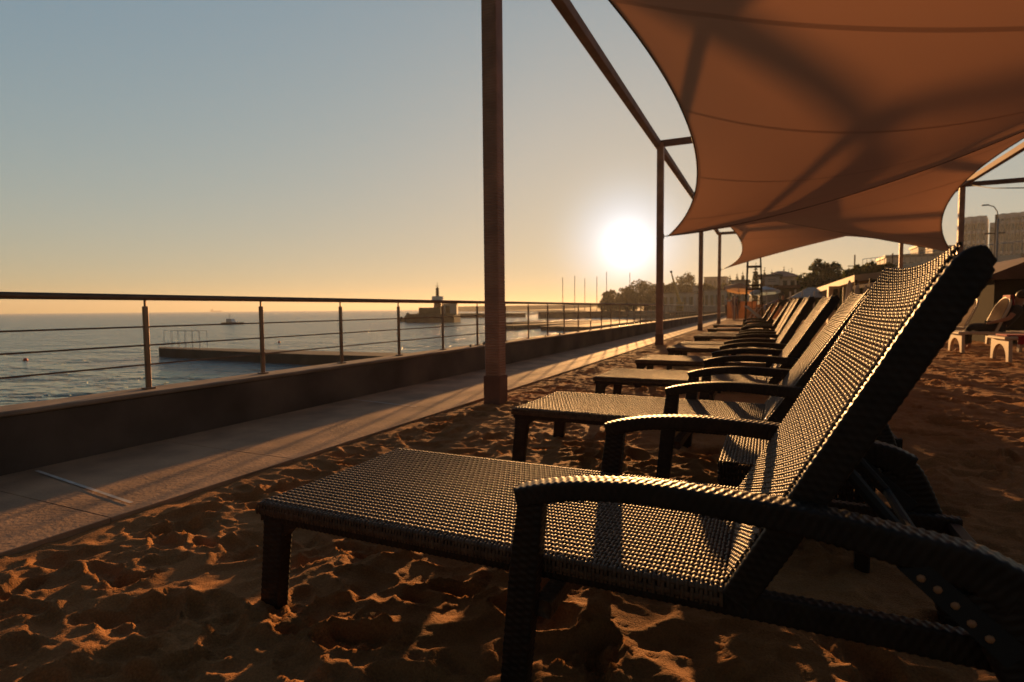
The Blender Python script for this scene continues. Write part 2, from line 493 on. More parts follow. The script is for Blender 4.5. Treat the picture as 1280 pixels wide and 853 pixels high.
# walkway: cast slabs with joints, and a white painted line across it
b = MB()
ys = [-6.0, 1.44, 2.47, 4.28, 7.0, 9.8, 12.6, 15.4, 18.4, 22, 26, 30, 35, 40, 46, 52, 60, 70, 84, 118]
for y0, y1 in zip(ys[:-1], ys[1:]):
    b.box(((WALK_X0 + WALK_X1) / 2, (y0 + y1) / 2, -.06), (WALK_X1 - WALK_X0, y1 - y0 - .0015, .18), bev=.003)
b.build('walkway', M['walk'])['kind'] = 'structure'
for y, x0, x1, w in ((1.64, -3.73, -2.68, .019), (4.30, -3.74, -2.9, .016)):
    b = MB(); sk = -.12
    b.add([(x0, y + .06, WALK_Z + .004), (x1, y + .06 + sk, WALK_Z + .004), (x1, y + .06 + sk + w, WALK_Z + .004), (x0, y + .06 + w, WALK_Z + .004)], [(0, 1, 2, 3)])
    o = b.build('painted_line', mat('worn_white_line', (.72, .68, .62), .7, base2=(.50, .44, .37), scale=14))
    o['kind'] = 'structure'

# quay face below the wall
b = MB(); b.box((-3.94, 29, -1.21), (.30, 178, 2.3)); b.build('quay', M['pier'])['kind'] = 'structure'

# sea wall with coping
t = empty('sea_wall', (-3.94, 0, 0), label='long low concrete sea wall between the walkway and the sea, carrying the steel railing', cat='wall')
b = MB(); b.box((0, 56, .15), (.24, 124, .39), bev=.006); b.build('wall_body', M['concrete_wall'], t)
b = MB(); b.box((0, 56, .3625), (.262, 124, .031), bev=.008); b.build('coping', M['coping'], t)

# railing
t = empty('railing', (-3.962, 0, .378), label='steel railing with round top rail and three thin rods along the sea wall', cat='railing')
ry0, ry1 = -1.5, 86
MB().tube([(0, ry0, .642), (0, 30, .645), (0, ry1, .645)], .021, 12).build('top_rail', M['rail'], t, True)
for z in (.437, .308, .172):
    MB().tube([(0, ry0, z), (0, 30, z), (0, ry1, z)], .0062, 6).build('rod', M['rail'], t, True)
pm = None
for k in range(-4, 84):
    y = 2.503 + .984 * k
    if pm is None:
        b = MB(); b.box((0, 0, .29), (.022, .034, .58), bev=.003); b.tube([(0, 0, .58), (0, 0, .625)], .0085, 8); b.box((0, 0, .006), (.06, .07, .012), bev=.002)
        pm = b.build('post', M['rail'], t); pm.location = (0, y, 0)
    else:
        c = pm.copy(); COL.objects.link(c); c.parent = t; c.location = (0, y, 0)

# small stones on the wall
st = None
for i, (px, py) in enumerate(((588, 430.5), (605, 428.5), (682, 417.5), (699.5, 415))):
    p = atz(px, py, .378)
    b = MB(); q = .018 + .006 * (i % 2)
    b.lathe((0, 0, 0), [(q * .6, -.004), (q, q * .5), (q * .85, q * 1.3), (q * .3, q * 1.9)], 7, .12, 3)
    o = b.build('stone', M['rock'], None, True); o.location = (-3.90, p[1] * (-3.90 / p[0]), .378)
    tag(o, ('small dark stone on the sea wall left of the ribbed post, farther one', 'small dark stone on the sea wall just left of the big ribbed post',
            'nearer small dark stone on the sea wall right of the big ribbed post', 'farther small dark stone on the sea wall right of the big ribbed post')[i], 'stone', 'stones lying on the sea wall')

# ------------------------------------------------------------------ canopy frame and shade sails
PY = [-4.16, 4.83, 13.82, 22.81, 31.80]
PXL, PXR, PTOP = -2.385, 5.66, 4.80
t = empty('canopy_frame', (PXL, PY[1], 0), label='tall brown steel frame of square posts and beams that carries the shade sails', cat='canopy frame')
for xi, x in enumerate((PXL, PXR, 13.7)):
    for i, y in enumerate(PY):
        if i == 0 and xi or (xi == 2 and i != 3): continue
        lx, ly = x - PXL, y - PY[1]
        b = MB(); b.box((0, 0, PTOP / 2 + .1), (.152, .152, PTOP - .2 + .03), bev=.008)
        p = b.build('post', M['ribbed'], t); p.location = (lx, ly, 0)
        b = MB(); b.box((0, 0, .095), (.176, .176, .37), bev=.006)
        b.build('post_base', M['post'], p)
        if xi < 2:
            # fitting that holds a sail corner
            low = (i + xi) % 2 == 0
            z = {0: 2.62, 1: 4.6}[0 if low else 1] + (.28 if (i == 4 and xi == 0) else 0) + (.02 if xi else 0)
            s = 1 if xi == 0 else -1
            b = MB(); b.box((s * .083, 0, z), (.02, .08, .12), bev=.004); b.tube([(s * .08, 0, z), (s * .16, 0, z - .0)], .012, 8); b.tube([(s * .16, 0, z + .03), (s * .185, 0, z), (s * .16, 0, z - .03)], .008, 6)
            b.build('sail_bracket', M['steel'], p)
for xi, x in enumerate((PXL, PXR)):
    b = MB(); y0, y1 = (PY[0] if xi == 0 else PY[1]), PY[4]
    b.box((x - PXL - (.06 if xi == 0 else 0), (y0 + y1) / 2 - PY[1], PTOP), (.14, y1 - y0 + .15, .15), bev=.008); b.build('long_beam', M['post'], t)
for i, y in enumerate(PY[1:]):
    xe = 13.7 if i == 2 else PXR
    b = MB(); b.box(((xe - PXL) / 2, y - PY[1], PTOP + .003), (xe - PXL, .13, .138), bev=.008); b.build('cross_beam', M['post'], t)


def sail(corners, sags, label, droop=0.0, nu=64, nv=64):
    """Coons patch: corners c00 (left,far) c10 (right,far) c01 (left,near) c11 (right,near); edges pulled inwards"""
    c00, c10, c01, c11 = [np.array(c, float) for c in corners]
    sl_, sr_, sf_, sn_ = [np.array(s, float) for s in sags]
    E = lambda a, b, d, t: a * (1 - t) + b * t + 4 * t * (1 - t) * d
    V = []; UV = []
    for i in range(nu + 1):
        u = i / nu
        for j in range(nv + 1):
            v = j / nv
            far, near = E(c00, c10, sf_, u), E(c01, c11, sn_, u)
            lef, rig = E(c00, c01, sl_, v), E(c10, c11, sr_, v)
            bil = c00 * (1 - u) * (1 - v) + c10 * u * (1 - v) + c01 * (1 - u) * v + c11 * u * v
            P = far * (1 - v) + near * v + lef * (1 - u) + rig * u - bil
            P = P - np.array([0, 0, droop * (4 * u * (1 - u)) * (4 * v * (1 - v)) * v ** .5])     # the cloth's own weight
            # faint tension folds running into the corners
            for cu_, cv_ in ((0, 0), (1, 0), (0, 1), (1, 1)):
                du_, dv_ = abs(u - cu_), abs(v - cv_)
                P = P + np.array([0, 0, .030 * math.exp(-math.hypot(du_, dv_) / .11) * math.sin(11 * math.atan2(dv_, du_ + 1e-6)) * min(1, math.hypot(du_, dv_) / .04) * min(1, 8 * du_) * min(1, 8 * dv_)])
            V.append(P); UV.append((u, v))
    I = np.arange((nu + 1) * (nv + 1)).reshape(nu + 1, nv + 1)
    F = np.stack([I[:-1, :-1].ravel(), I[1:, :-1].ravel(), I[1:, 1:].ravel(), I[:-1, 1:].ravel()], 1)
    V = np.array(V); o0 = c00.copy()
    root = empty('shade_sail', o0, label=label, cat='shade sail', group='shade sails under the steel frame')
    mesh_obj('cloth', V - o0, F, M['sail'], root, True, uv=np.array(UV))
    # cable in the hem
    for idx in (I[0, :], I[-1, :], I[:, 0], I[:, -1]):
        MB().tube([V[k] - o0 for k in idx[::2]], .012, 6).build('edge_cable', M['rattan_frame'], root, True)
    return root


LX, RX = -2.20, 5.47
def hl(i, side):   # corner heights alternate high and low
    low = (i + side) % 2 == 0
    return (2.62 + (.3 if i == 4 else 0) + .02 * side) if low else 4.68
for i, lab in ((1, 'largest brown shade sail, sweeping overhead down to the post near the sun'),
               (2, 'middle brown shade sail, its low corner tied to the right hand post'),
               (3, 'farthest brown shade sail, its low corner pointing down left beside the farthest post')):
    sail(((LX, PY[i + 1], hl(i + 1, 0)), (RX, PY[i + 1], hl(i + 1, 1)), (LX, PY[i], hl(i, 0)), (RX, PY[i], hl(i, 1))),
         ((1.1, 0, -.18), (-1.1, 0, .15), {1: (0, -.2, -.4), 2: (0, -.4, -.05), 3: (0, -.4, .1)}[i], (0, .3, -.20 if i == 2 else .08)), lab, (0, .62, .10, 0)[i])

# ------------------------------------------------------------------ woven loungers
def strand_mesh(rows, length, n, centre_fn, width, thick):
    """closed flat strands; centre_fn(i, s) -> (u, v, h) arrays; returns V,F in (u,v,h)"""
    prof = np.array([(-.5, 0), (-.28, .8), (.0, 1.0), (.28, .8), (.5, 0), (0, -.6)])
    k = len(prof)
    Vs, Fs = [], []
    base = 0
    s = np.linspace(0, length, n)
    I = np.arange(n * k).reshape(n, k)
    Fq = np.stack([I[:-1, :], np.roll(I, -1, 1)[:-1, :], np.roll(I, -1, 1)[1:, :], I[1:, :]], -1).reshape(-1, 4)
    for i in range(rows):
        a, h, ax = centre_fn(i, s)
        w = prof[:, 0][None, :] * width; t = prof[:, 1][None, :] * thick
        if ax == 'v':      # strand runs along v
            V = np.stack([a + w + 0 * s[:, None], s[:, None] + 0 * w, h[:, None] + t], -1)
        else:
            V = np.stack([s[:, None] + 0 * w, a + w + 0 * s[:, None], h[:, None] + t], -1)
        Vs.append(V.reshape(-1, 3)); Fs.append(Fq + base); base += n * k
    return np.concatenate(Vs), np.concatenate(Fs)


def weave(Lu, Lv, pu, pv, amp=.0023, wf=.80, wp=.60):
    nu_, nv_ = int(round(Lu / pu)), int(round(Lv / pv))
    pu, pv = Lu / nu_, Lv / nv_
    jit = rng.normal(0, .0008, nu_ + 1)
    Va, Fa = strand_mesh(nu_, Lv, nv_ * 5 + 1, lambda i, s: ((i + .5) * pu + jit[i], amp * np.cos(math.pi * (s / pv - .5 + i)), 'v'), pu * wf, .0026)
    Vb, Fb = strand_mesh(nv_, Lu, nu_ * 3 + 1, lambda j, s: ((j + .5) * pv, -amp * 1.12 * np.cos(math.pi * (s / pu - .5 + j)), 'u'), pv * wp, .0024)
    return np.concatenate([Va, Vb]), np.concatenate([Fa, Fb + len(Va)])


def wrapped(path, sizes, y0, name, m, parent, res=.0026, amp=.0016):
    """rectangular member in the x-z plane wrapped in woven strands; path (x,z), sizes (width in y, depth in plane)"""
    P = np.array(path, float); Sz = np.array(sizes, float)
    seg = np.linalg.norm(np.diff(P, axis=0), axis=1); d = np.concatenate([[0], np.cumsum(seg)])
    n = max(8, int(d[-1] / res)); s = np.linspace(0, d[-1], n)
    # smooth interpolation (Catmull-Rom through the points)
    def cr(A):
        out = []
        for x in s:
            i = min(max(np.searchsorted(d, x) - 1, 0), len(d) - 2)
            t = (x - d[i]) / (d[i + 1] - d[i])
            p0, p1, p2, p3 = A[max(i - 1, 0)], A[i], A[i + 1], A[min(i + 2, len(d) - 1)]
            h = d[i + 1] - d[i]
            m1 = (p2 - p0) / max(d[i + 1] - d[max(i - 1, 0)], 1e-6) * h; m2 = (p3 - p1) / max(d[min(i + 2, len(d) - 1)] - d[i], 1e-6) * h
            out.append((2 * t**3 - 3 * t**2 + 1) * p1 + (t**3 - 2 * t**2 + t) * m1 + (-2 * t**3 + 3 * t**2) * p2 + (t**3 - t**2) * m2)
        return np.array(out)
    C = cr(P); Z = cr(Sz)
    T = np.gradient(C, axis=0); T /= np.linalg.norm(T, axis=1)[:, None]
    Nn = np.stack([-T[:, 1], T[:, 0]], 1)
    # section: rounded rectangle sampled evenly
    ns = 44
    w0, h0 = Sz[:, 0].mean(), Sz[:, 1].mean()
    per = 2 * (w0 + h0); q = np.linspace(0, per, ns, endpoint=False)
    sec = []
    for x in q:
        if x < w0: sec.append((x / w0 - .5, .5, 0, 1))
        elif x < w0 + h0: sec.append((.5, .5 - (x - w0) / h0, 1, 0))
        elif x < 2 * w0 + h0: sec.append((.5 - (x - w0 - h0) / w0, -.5, 0, -1))
        else: sec.append((-.5, -.5 + (x - 2 * w0 - h0) / h0, -1, 0))
    sec = np.array(sec)
    # superellipse rounding of the corners
    a, b_ = sec[:, 0] * 2, sec[:, 1] * 2
    rad = (np.abs(a) ** 9 + np.abs(b_) ** 9) ** (1 / 9)
    sec[:, 0] /= rad; sec[:, 1] /= rad
    pv = per / 10; j = np.floor(q / pv)
    bump = np.abs(np.sin(math.pi * q / pv))[None, :] * np.clip(np.cos(math.pi * (s[:, None] / .0085 + j[None, :])), -.6, 1)
    nrm = np.stack([a, b_], 1); nrm = np.sign(nrm) * np.abs(nrm) ** 5; nrm /= np.maximum(np.linalg.norm(nrm, axis=1), 1e-6)[:, None]
    yy = y0 + Z[:, 0][:, None] * sec[:, 0][None, :] + amp * bump * nrm[:, 0][None, :]
    hh = Z[:, 1][:, None] * sec[:, 1][None, :] + amp * bump * nrm[:, 1][None, :]
    X = C[:, 0][:, None] + Nn[:, 0][:, None] * hh; ZZ = C[:, 1][:, None] + Nn[:, 1][:, None] * hh
    V = np.stack([X, yy, ZZ], -1).reshape(-1, 3)
    I = np.arange(n * ns).reshape(n, ns)
    F = np.stack([I[:-1, :], I[1:, :], np.roll(I, -1, 1)[1:, :], np.roll(I, -1, 1)[:-1, :]], -1).reshape(-1, 4)
    # end caps: fans
    V = np.concatenate([V, [[C[0, 0], y0, C[0, 1]], [C[-1, 0], y0, C[-1, 1]]]])
    k0, k1 = n * ns, n * ns + 1
    tri = [[I[0, (k + 1) % ns], I[0, k], k0, k0] for k in range(ns)] + [[I[-1, k], I[-1, (k + 1) % ns], k1, k1] for k in range(ns)]
    Fl = [tuple(f) for f in F] + [tuple(f[:3]) for f in tri]
    return mesh_obj(name, V, Fl, m, parent, True)


X0 = .5          # lounger origin: under the front arm posts, middle of the width
HW = .36


def make_lounger():
    r = empty('sun_lounger', (0, 0, 0))
    g = lambda x: x + X0
    # seat: woven, rolled down over the side rails
    Lu = 1.345
    roll = .035
    V, F = weave(Lu + roll, 2 * HW + 2 * roll, .0098, .0235)
    u, v, h = V[:, 0], V[:, 1], V[:, 2]
    def rollover(c, lim, rad=.016):
        """distance along the cloth -> (horizontal, drop) with a rounded edge at lim"""
        ex = np.maximum(c - (lim - rad), 0); ang = np.minimum(ex / rad, math.pi / 2)
        hor = np.where(ex > 0, lim - rad + rad * np.sin(ang), c)
        drop = np.where(ex > 0, rad * (1 - np.cos(ang)) + np.maximum(ex - rad * math.pi / 2, 0), 0)
        return hor, drop, ang
    cy_ = v - HW - roll
    hy, dy, ay = rollover(np.abs(cy_), HW + .004); sg = np.sign(cy_)
    cu = (g(-1.42) + Lu + roll) - 0 - u          # measured from the hinge end
    cu = u - roll                                   # 0 at the foot edge
    hx, dx, ax = rollover(-cu + 1.0, 1.0 + .004)
    xx = g(-1.42) + np.where(cu < .2, 1.0 - hx, cu)
    h = h * (1 - .65 * np.clip((ay + ax) / 1.2, 0, 1))
    sag = -.006 * np.clip(1 - (cy_ / HW) ** 2, 0, 1)
    zz = .334 - np.maximum(dy, dx) + h * np.cos(ay) * np.cos(ax) + sag
    yy = sg * hy + sg * h * np.sin(ay); xx = xx - h * np.sin(ax)
    mesh_obj('seat', np.stack([xx, yy, zz], 1), F, M['rattan'], r, True)
    # frame: side rails full length, foot rail, rear rail, hinge rail
    f = empty('frame', (0, 0, 0)); f.parent = r
    for s in (-1, 1):
        wrapped([(g(-1.415), .302), (g(-.9), .302), (g(-.3), .304), (g(.12), .303), (g(.50), .296)], [(.034, .058)] * 5, s * (HW - .019), 'side_rail', M['rattan_frame'], f)
    b = MB()
    b.box((g(-1.395), 0, .300), (.036, 2 * HW - .08, .056), bev=.006); b.build('foot_rail', M['rattan_frame'], f)
    b = MB(); b.box((g(-.083), 0, .303), (.034, 2 * HW - .08, .05), bev=.006); b.build('hinge_rail', M['rattan_frame'], f)
    b = MB(); b.box((g(.48), 0, .290), (.036, 2 * HW - .08, .05), bev=.006); b.build('rear_rail', M['rattan_frame'], f)
    # foot legs with a bracket
    for s in (-1, 1):
        wrapped([(g(-1.362), .285), (g(-1.372), .2), (g(-1.40), -.05)], [(.045, .088), (.045, .080), (.045, .076)], s * (HW - .024), 'leg', M['rattan_frame'], r)
        b = MB(); b.prism([(g(-1.33), .276), (g(-1.26), .276), (g(-1.30), .262), (g(-1.33), .232)], s * (HW - .024) - .018, s * (HW - .024) + .018); b.build('bracket', M['rattan_frame'], r)
    # armrests: front post, arched arm and sweeping rear leg in one bent member
    for s in (-1, 1):
        ya = s * (HW + .032)
        a = empty('armrest', (0, 0, 0)); a.parent = r
        wrapped([(g(-.545), -.05), (g(-.525), .16), (g(-.508), .32), (g(-.490), .478)], [(.046, .066), (.046, .068), (.046, .070), (.046, .062)], ya, 'front_post', M['rattan_frame'], a)
        wrapped([(g(-.522), .482), (g(-.46), .500), (g(-.36), .519), (g(-.22), .529), (g(-.07), .524), (g(.09), .512), (g(.22), .491), (g(.33), .468), (g(.385), .440)],
                [(.058, .046), (.058, .046), (.058, .044), (.058, .046), (.058, .050), (.058, .056), (.058, .064), (.058, .074), (.058, .082)], ya, 'arm', M['rattan_frame'], a)
        wrapped([(g(.352), .445), (g(.368), .41), (g(.405), .33), (g(.455), .21), (g(.53), -.05)], [(.054, .100), (.054, .115), (.054, .110), (.054, .092), (.054, .078)], ya, 'rear_leg', M['rattan_frame'], a)
        # notched rack for the back, under the arm; tan caps painted as sunlit gaps
        k = MB(); k.prism([(g(.215), .458), (g(.262), .470), (g(.40), .352), (g(.37), .318)], *sorted((s * (HW - .02), s * (HW + .062)))); rk = k.build('recline_rack', M['tyre'], a)
        for (px_, pz_) in ((.245, .447), (.269, .432), (.294, .409), (.317, .383), (.342, .362)):
            k = MB(); yb = s * (HW - .036)
            yq = s * (HW - .046); sg_ = s * .016
            k.lathe((0, 0, 0), [(.0075, -.014), (.0075, .001), (.0065, .004), (.004, .0055)], 7); kk = k.build('gap_glint_cap', M['cap'], rk, True); kk.location = (g(px_ + .004), s * (HW + .060), pz_); kk.rotation_euler = (R(-90) * s, 0, 0)
    # stretcher between the front posts
    so_ = wrapped([(-HW - .01, .205), (-.1, .205), (.1, .205), (HW + .01, .205)], [(.046, .040)] * 4, 0, 'stretcher', M['rattan'], r)
    cob = np.empty(len(so_.data.vertices) * 3); so_.data.vertices.foreach_get('co', cob); cob = cob.reshape(-1, 3)
    cob = np.stack([cob[:, 1] + g(-.478), -cob[:, 0], cob[:, 2]], 1); so_.data.vertices.foreach_set('co', cob.ravel()); so_.data.update()
    # backrest, leaning at 61 degrees from the hinge, slightly hollow, with the head end curved
    ang = R(61.2); Lb = .790
    V, F = weave(Lb, 2 * (HW - .016), .0092, .0235, .0034, .78, .42)
    u, v, h = V[:, 0], V[:, 1], V[:, 2]
    cyb = v - (HW - .016)
    q = np.clip(1 - (cyb / (HW - .016)) ** 2, 0, 1)
    off = .004 - .006 * q - .012 * q * np.clip((u - .50) / .27, 0, 1) ** 2 - .020 * np.clip(1 - u / .25, 0, 1) * 0 + h
    cu_, su_ = math.cos(ang), math.sin(ang)
    hx0, hz0 = g(-.068), .338
    # surface normal points to the sitter: (-sin, cos)
    du = -.014 * q * np.clip((u - .62) / .145, 0, 1) ** 2
    xx = hx0 + (u + du) * cu_ - off * su_; zz = hz0 + (u + du) * su_ + off * cu_
    br = mesh_obj('backrest', np.stack([xx, cyb, zz], 1), F, M['rattan'], r, True)
    bx = lambda u_, o_: (hx0 + u_ * cu_ - o_ * su_, hz0 + u_ * su_ + o_ * cu_)
    for s in (-1, 1):
        wrapped([bx(-.015, -.027), bx(.2, -.029), bx(.5, -.029), bx(.745, -.029), bx(.772, -.032), bx(.786, -.040)], [(.026, .060), (.026, .064), (.026, .066), (.026, .064), (.025, .052), (.022, .030)], s * (HW - .008), 'back_frame', M['rattan_frame'], br, amp=.0009)
    c0, c1 = bx(.735, -.048), bx(.02, -.035)
    b = MB(); b.box((c0[0], 0, c0[1]), (.03, 2 * HW - .05, .03), ry=-ang, bev=.006); b.build('head_rail', M['rattan_frame'], br)
    b = MB(); b.box((c1[0], 0, c1[1]), (.03, 2 * HW - .05, .03), ry=-ang, bev=.006); b.build('hinge_bar', M['rattan_frame'], br)
    # prop that holds the back up
    p0 = bx(.33, -.055)
    b = MB()
    for s in (-1, 1):
        b.tube([(p0[0], s * (HW - .09), p0[1]), (g(.318), s * (HW - .055), .388)], .013, 8)
    b.tube([(g(.318), -(HW - .05), .388), (g(.318), HW - .05, .388)], .012, 8)
    b.build('prop', M['tyre'], br)
    # the back turns about its hinge
    piv = Vector((hx0, 0, hz0))
    for o_ in [br] + children(br):
        o_.data.transform(Matrix.Translation(-piv))
    br.location = piv
    return r


ROW = [(0.0, 1.575, 0, 'nearest dark woven sun lounger, filling the foreground with its back raised'),
       (.06, 3.33, -1.0, 'second dark woven sun lounger, just beyond the low woven side table'),
       (.07, 4.99, .5, 'third dark woven sun lounger from the camera in the row'),
       (.06, 6.68, .8, 'fourth dark woven sun lounger from the camera, bright glint on its foot corner'),
       (.09, 8.72, 0, 'fifth dark woven sun lounger, nearer of the two pushed together before the second post'),
       (.09, 9.70, .6, 'sixth dark woven sun lounger, farther of the two pushed together before the second post'),
       (.05, 12.3, -.5, 'seventh dark woven sun lounger, nearer of the pair beyond the second post'),
       (.06, 13.4, .4, 'eighth dark woven sun lounger, farther of the pair beyond the second post'),
       (-.05, 16.2, 0, 'ninth dark woven sun lounger in the row, second farthest with raised back'),
       (-.20, 19.6, 1.0, 'farthest dark woven sun lounger at the far end of the row')]
proto = make_lounger()
for i, (dx, y, rz, lab) in enumerate(ROW):
    o = proto if i == 0 else copy_tree(proto)
    o.location = (-X0 + dx, y, 0); o.rotation_euler = (0, 0, R(rz))
    tag(o, lab, 'sun lounger', 'dark woven sun loungers in the row along the sand')
    bk = [c for c in children(o) if c.name.startswith('backrest')][0]
    bk.rotation_euler = (0, R((0, 4.7, 3.8, .8, -1.5, -2.5, 1.0, 2.0, 0, 1.0)[i]), 0)

# low woven side table between the first two loungers
t = empty('side_table', (.09, 2.465, 0), label='low square woven side table standing on the sand between the two nearest loungers', cat='side table')
V, F = weave(.50, .50, .0118, .025)
mesh_obj('table_top', V + np.array([-.25, -.25, .338]), F, M['rattan'], t, True)
for s, ax in ((-1, 'x'), (1, 'x'), (-1, 'y'), (1, 'y')):
    V, F = weave(.50, .13, .0118, .026)
    P = np.stack([V[:, 0] - .25, V[:, 2] + .25, V[:, 1] + .205], 1)
    P[:, 1] = np.abs(P[:, 1]) * s
    if ax == 'x': P = P[:, [1, 0, 2]]
    mesh_obj('apron', P, F, M['rattan_frame'], t, True)
for sx_ in (-1, 1):
    for sy_ in (-1, 1):
        b = MB(); b.box((sx_ * .222, sy_ * .222, .13), (.045, .045, .40), bev=.006); b.build('leg', M['rattan_frame'], t)

# ------------------------------------------------------------------ people (skin modifier bodies)
def figure(name, joints, bones, radii, m, parent=None, root=0):
    me = bpy.data.meshes.new(name)
    me.from_pydata([tuple(j) for j in joints], bones, [])
    o = bpy.data.objects.new(name, me); COL.objects.link(o)
    md = o.modifiers.new('skin', 'SKIN')
    if not me.skin_vertices:
        return o
    for i, r_ in enumerate(radii):
        me.skin_vertices[0].data[i].radius = (r_, r_)
    me.skin_vertices[0].data[root].use_root = True
    o.modifiers.new('sub', 'SUBSURF').levels = 2
    o.modifiers['sub'].render_levels = 2
    dg = bpy.context.evaluated_depsgraph_get(); dg.update()
    nm = bpy.data.meshes.new_from_object(o.evaluated_get(dg))
    o.modifiers.clear(); o.data = nm; nm.name = name
    nm.materials.clear(); nm.materials.append(m)
    for p in nm.polygons: p.use_smooth = True
    if parent: o.parent = parent
    return o


def person(loc, rz, label, group=None, pose='stand', top=M['dark_cloth'], bottom=M['dark_cloth'], h=1.75, long_hair=False):
    k = h / 1.75
    root = empty('person', loc, rz, label, 'person', group)
    # skeleton facing +x
    if pose == 'stand':
        J = dict(pel=(0, 0, .95), wst=(0, 0, 1.08), chest=(0, 0, 1.30), neck=(.0, 0, 1.48), head=(.02, 0, 1.60), crown=(.01, 0, 1.70),
                 hl=(0, .09, .92), kl=(.05, .10, .50), al=(-.02, .11, .08), tl=(.15, .12, .03), hr=(0, -.09, .92), kr=(.10, -.10, .50), ar=(.10, -.11, .08), tr=(.26, -.12, .03),
                 sl=(0, .19, 1.42), el=(-.04, .25, 1.14), wl=(.05, .26, .90), fl=(.08, .26, .80), sr=(0, -.19, 1.42), er=(-.02, -.25, 1.14), wr=(.12, -.24, .94), fr=(.18, -.23, .86))
    elif pose == 'bend':
        J = dict(pel=(0, 0, .92), wst=(.10, 0, 1.03), chest=(.30, 0, 1.13), neck=(.45, 0, 1.20), head=(.57, 0, 1.22), crown=(.66, 0, 1.22),
                 hl=(0, .09, .89), kl=(.02, .11, .48), al=(-.06, .12, .08), tl=(.10, .13, .03), hr=(0, -.09, .89), kr=(.12, -.11, .50), ar=(.05, -.12, .08), tr=(.21, -.13, .03),
                 sl=(.40, .18, 1.14), el=(.45, .20, .86), wl=(.52, .16, .62), fl=(.56, .14, .53), sr=(.40, -.18, 1.14), er=(.46, -.20, .86), wr=(.54, -.16, .64), fr=(.58, -.14, .55))
    else:  # sit on something 0.42 high
        J = dict(pel=(0, 0, .50), wst=(-.09, 0, .60), chest=(-.23, 0, .78), neck=(-.31, 0, .95), head=(-.31, 0, 1.07), crown=(-.34, 0, 1.17),
                 hl=(.02, .09, .49), kl=(.44, .11, .50), al=(.50, .11, .10), tl=(.64, .12, .04), hr=(.02, -.09, .49), kr=(.42, -.14, .52), ar=(.40, -.15, .10), tr=(.54, -.16, .04),
                 sl=(-.28, .18, .90), el=(-.14, .25, .68), wl=(.10, .19, .60), fl=(.18, .15, .58), sr=(-.28, -.18, .90), er=(-.16, -.26, .68), wr=(.06, -.20, .56), fr=(.13, -.18, .53))
    names = list(J)
    ix = {n: i for i, n in enumerate(names)}
    P = [np.array(J[n]) * k for n in names]
    rad = dict(pel=.125, wst=.115, chest=.135, neck=.052, head=.088, crown=.062, hl=.088, kl=.058, al=.036, tl=.028, hr=.088, kr=.058, ar=.036, tr=.028,
               sl=.058, el=.040, wl=.028, fl=.022, sr=.058, er=.040, wr=.028, fr=.022)
    B = [('pel', 'wst'), ('wst', 'chest'), ('chest', 'neck'), ('neck', 'head'), ('head', 'crown'), ('pel', 'hl'), ('hl', 'kl'), ('kl', 'al'), ('al', 'tl'), ('pel', 'hr'), ('hr', 'kr'), ('kr', 'ar'), ('ar', 'tr'),
         ('chest', 'sl'), ('sl', 'el'), ('el', 'wl'), ('wl', 'fl'), ('chest', 'sr'), ('sr', 'er'), ('er', 'wr'), ('wr', 'fr')]
    figure('body', P, [(ix[a], ix[b_]) for a, b_ in B], [rad[n] * k for n in names], M['skin'], root)
    def garment(name, keys, bones, grow_, m, ends=None):
        Q = [np.array(J[n]) * k for n in keys]; jx = {n: i for i, n in enumerate(keys)}
        if ends:
            for n, (a, f_) in ends.items():
                Q[jx[n]] = (np.array(J[a]) * (1 - f_) + np.array(J[n]) * f_) * k
        figure(name, Q, [(jx[a], jx[b_]) for a, b_ in bones], [rad[n] * k * grow_ for n in keys], m, root)
    garment('shirt', ['chest', 'wst', 'pel', 'sl', 'el', 'sr', 'er'], [('chest', 'wst'), ('wst', 'pel'), ('chest', 'sl'), ('sl', 'el'), ('chest', 'sr'), ('sr', 'er')], 1.14, top, {'el': ('sl', .75), 'er': ('sr', .75)})
    if bottom is not None:
        garment('trousers', ['pel', 'hl', 'kl', 'al', 'hr', 'kr', 'ar'], [('pel', 'hl'), ('hl', 'kl'), ('kl', 'al'), ('pel', 'hr'), ('hr', 'kr'), ('kr', 'ar')], 1.17, bottom, {'al': ('kl', .9), 'ar': ('kr', .9)})
    hd, cr_ = np.array(J['head']) * k, np.array(J['crown']) * k
    ax_ = (cr_ - hd) / np.linalg.norm(cr_ - hd)
    b = MB()
    back = np.array([-.022, 0, 0]) if pose != 'bend' else np.array([0, 0, .022])
    pts = [hd - ax_ * .01 + back * 1.4, hd + ax_ * .05 + back, cr_ + back * .6, cr_ + ax_ * .055]
    if long_hair: pts = [hd - ax_ * .20 + back * 2.2, hd - ax_ * .08 + back * 1.8] + pts
    b.tube(pts, ([.05, .075] if long_hair else []) + [.085, .098, .085, .02], 12); b.build('hair', M['hair'], root, True)
    return root


def ground_at(px, Y): 
    p = at(px, 390, Y); return np.array([p[0], Y, -.01])


# ------------------------------------------------------------------ sea: jetties, lighthouse mole, boats
def slab(name, poly, z0, z1, m, label, cat, group=None):
    b = MB(); b.prism(poly, z0, z1, axis='z')
    o = b.build(name, m); return tag(o, label, cat, group)


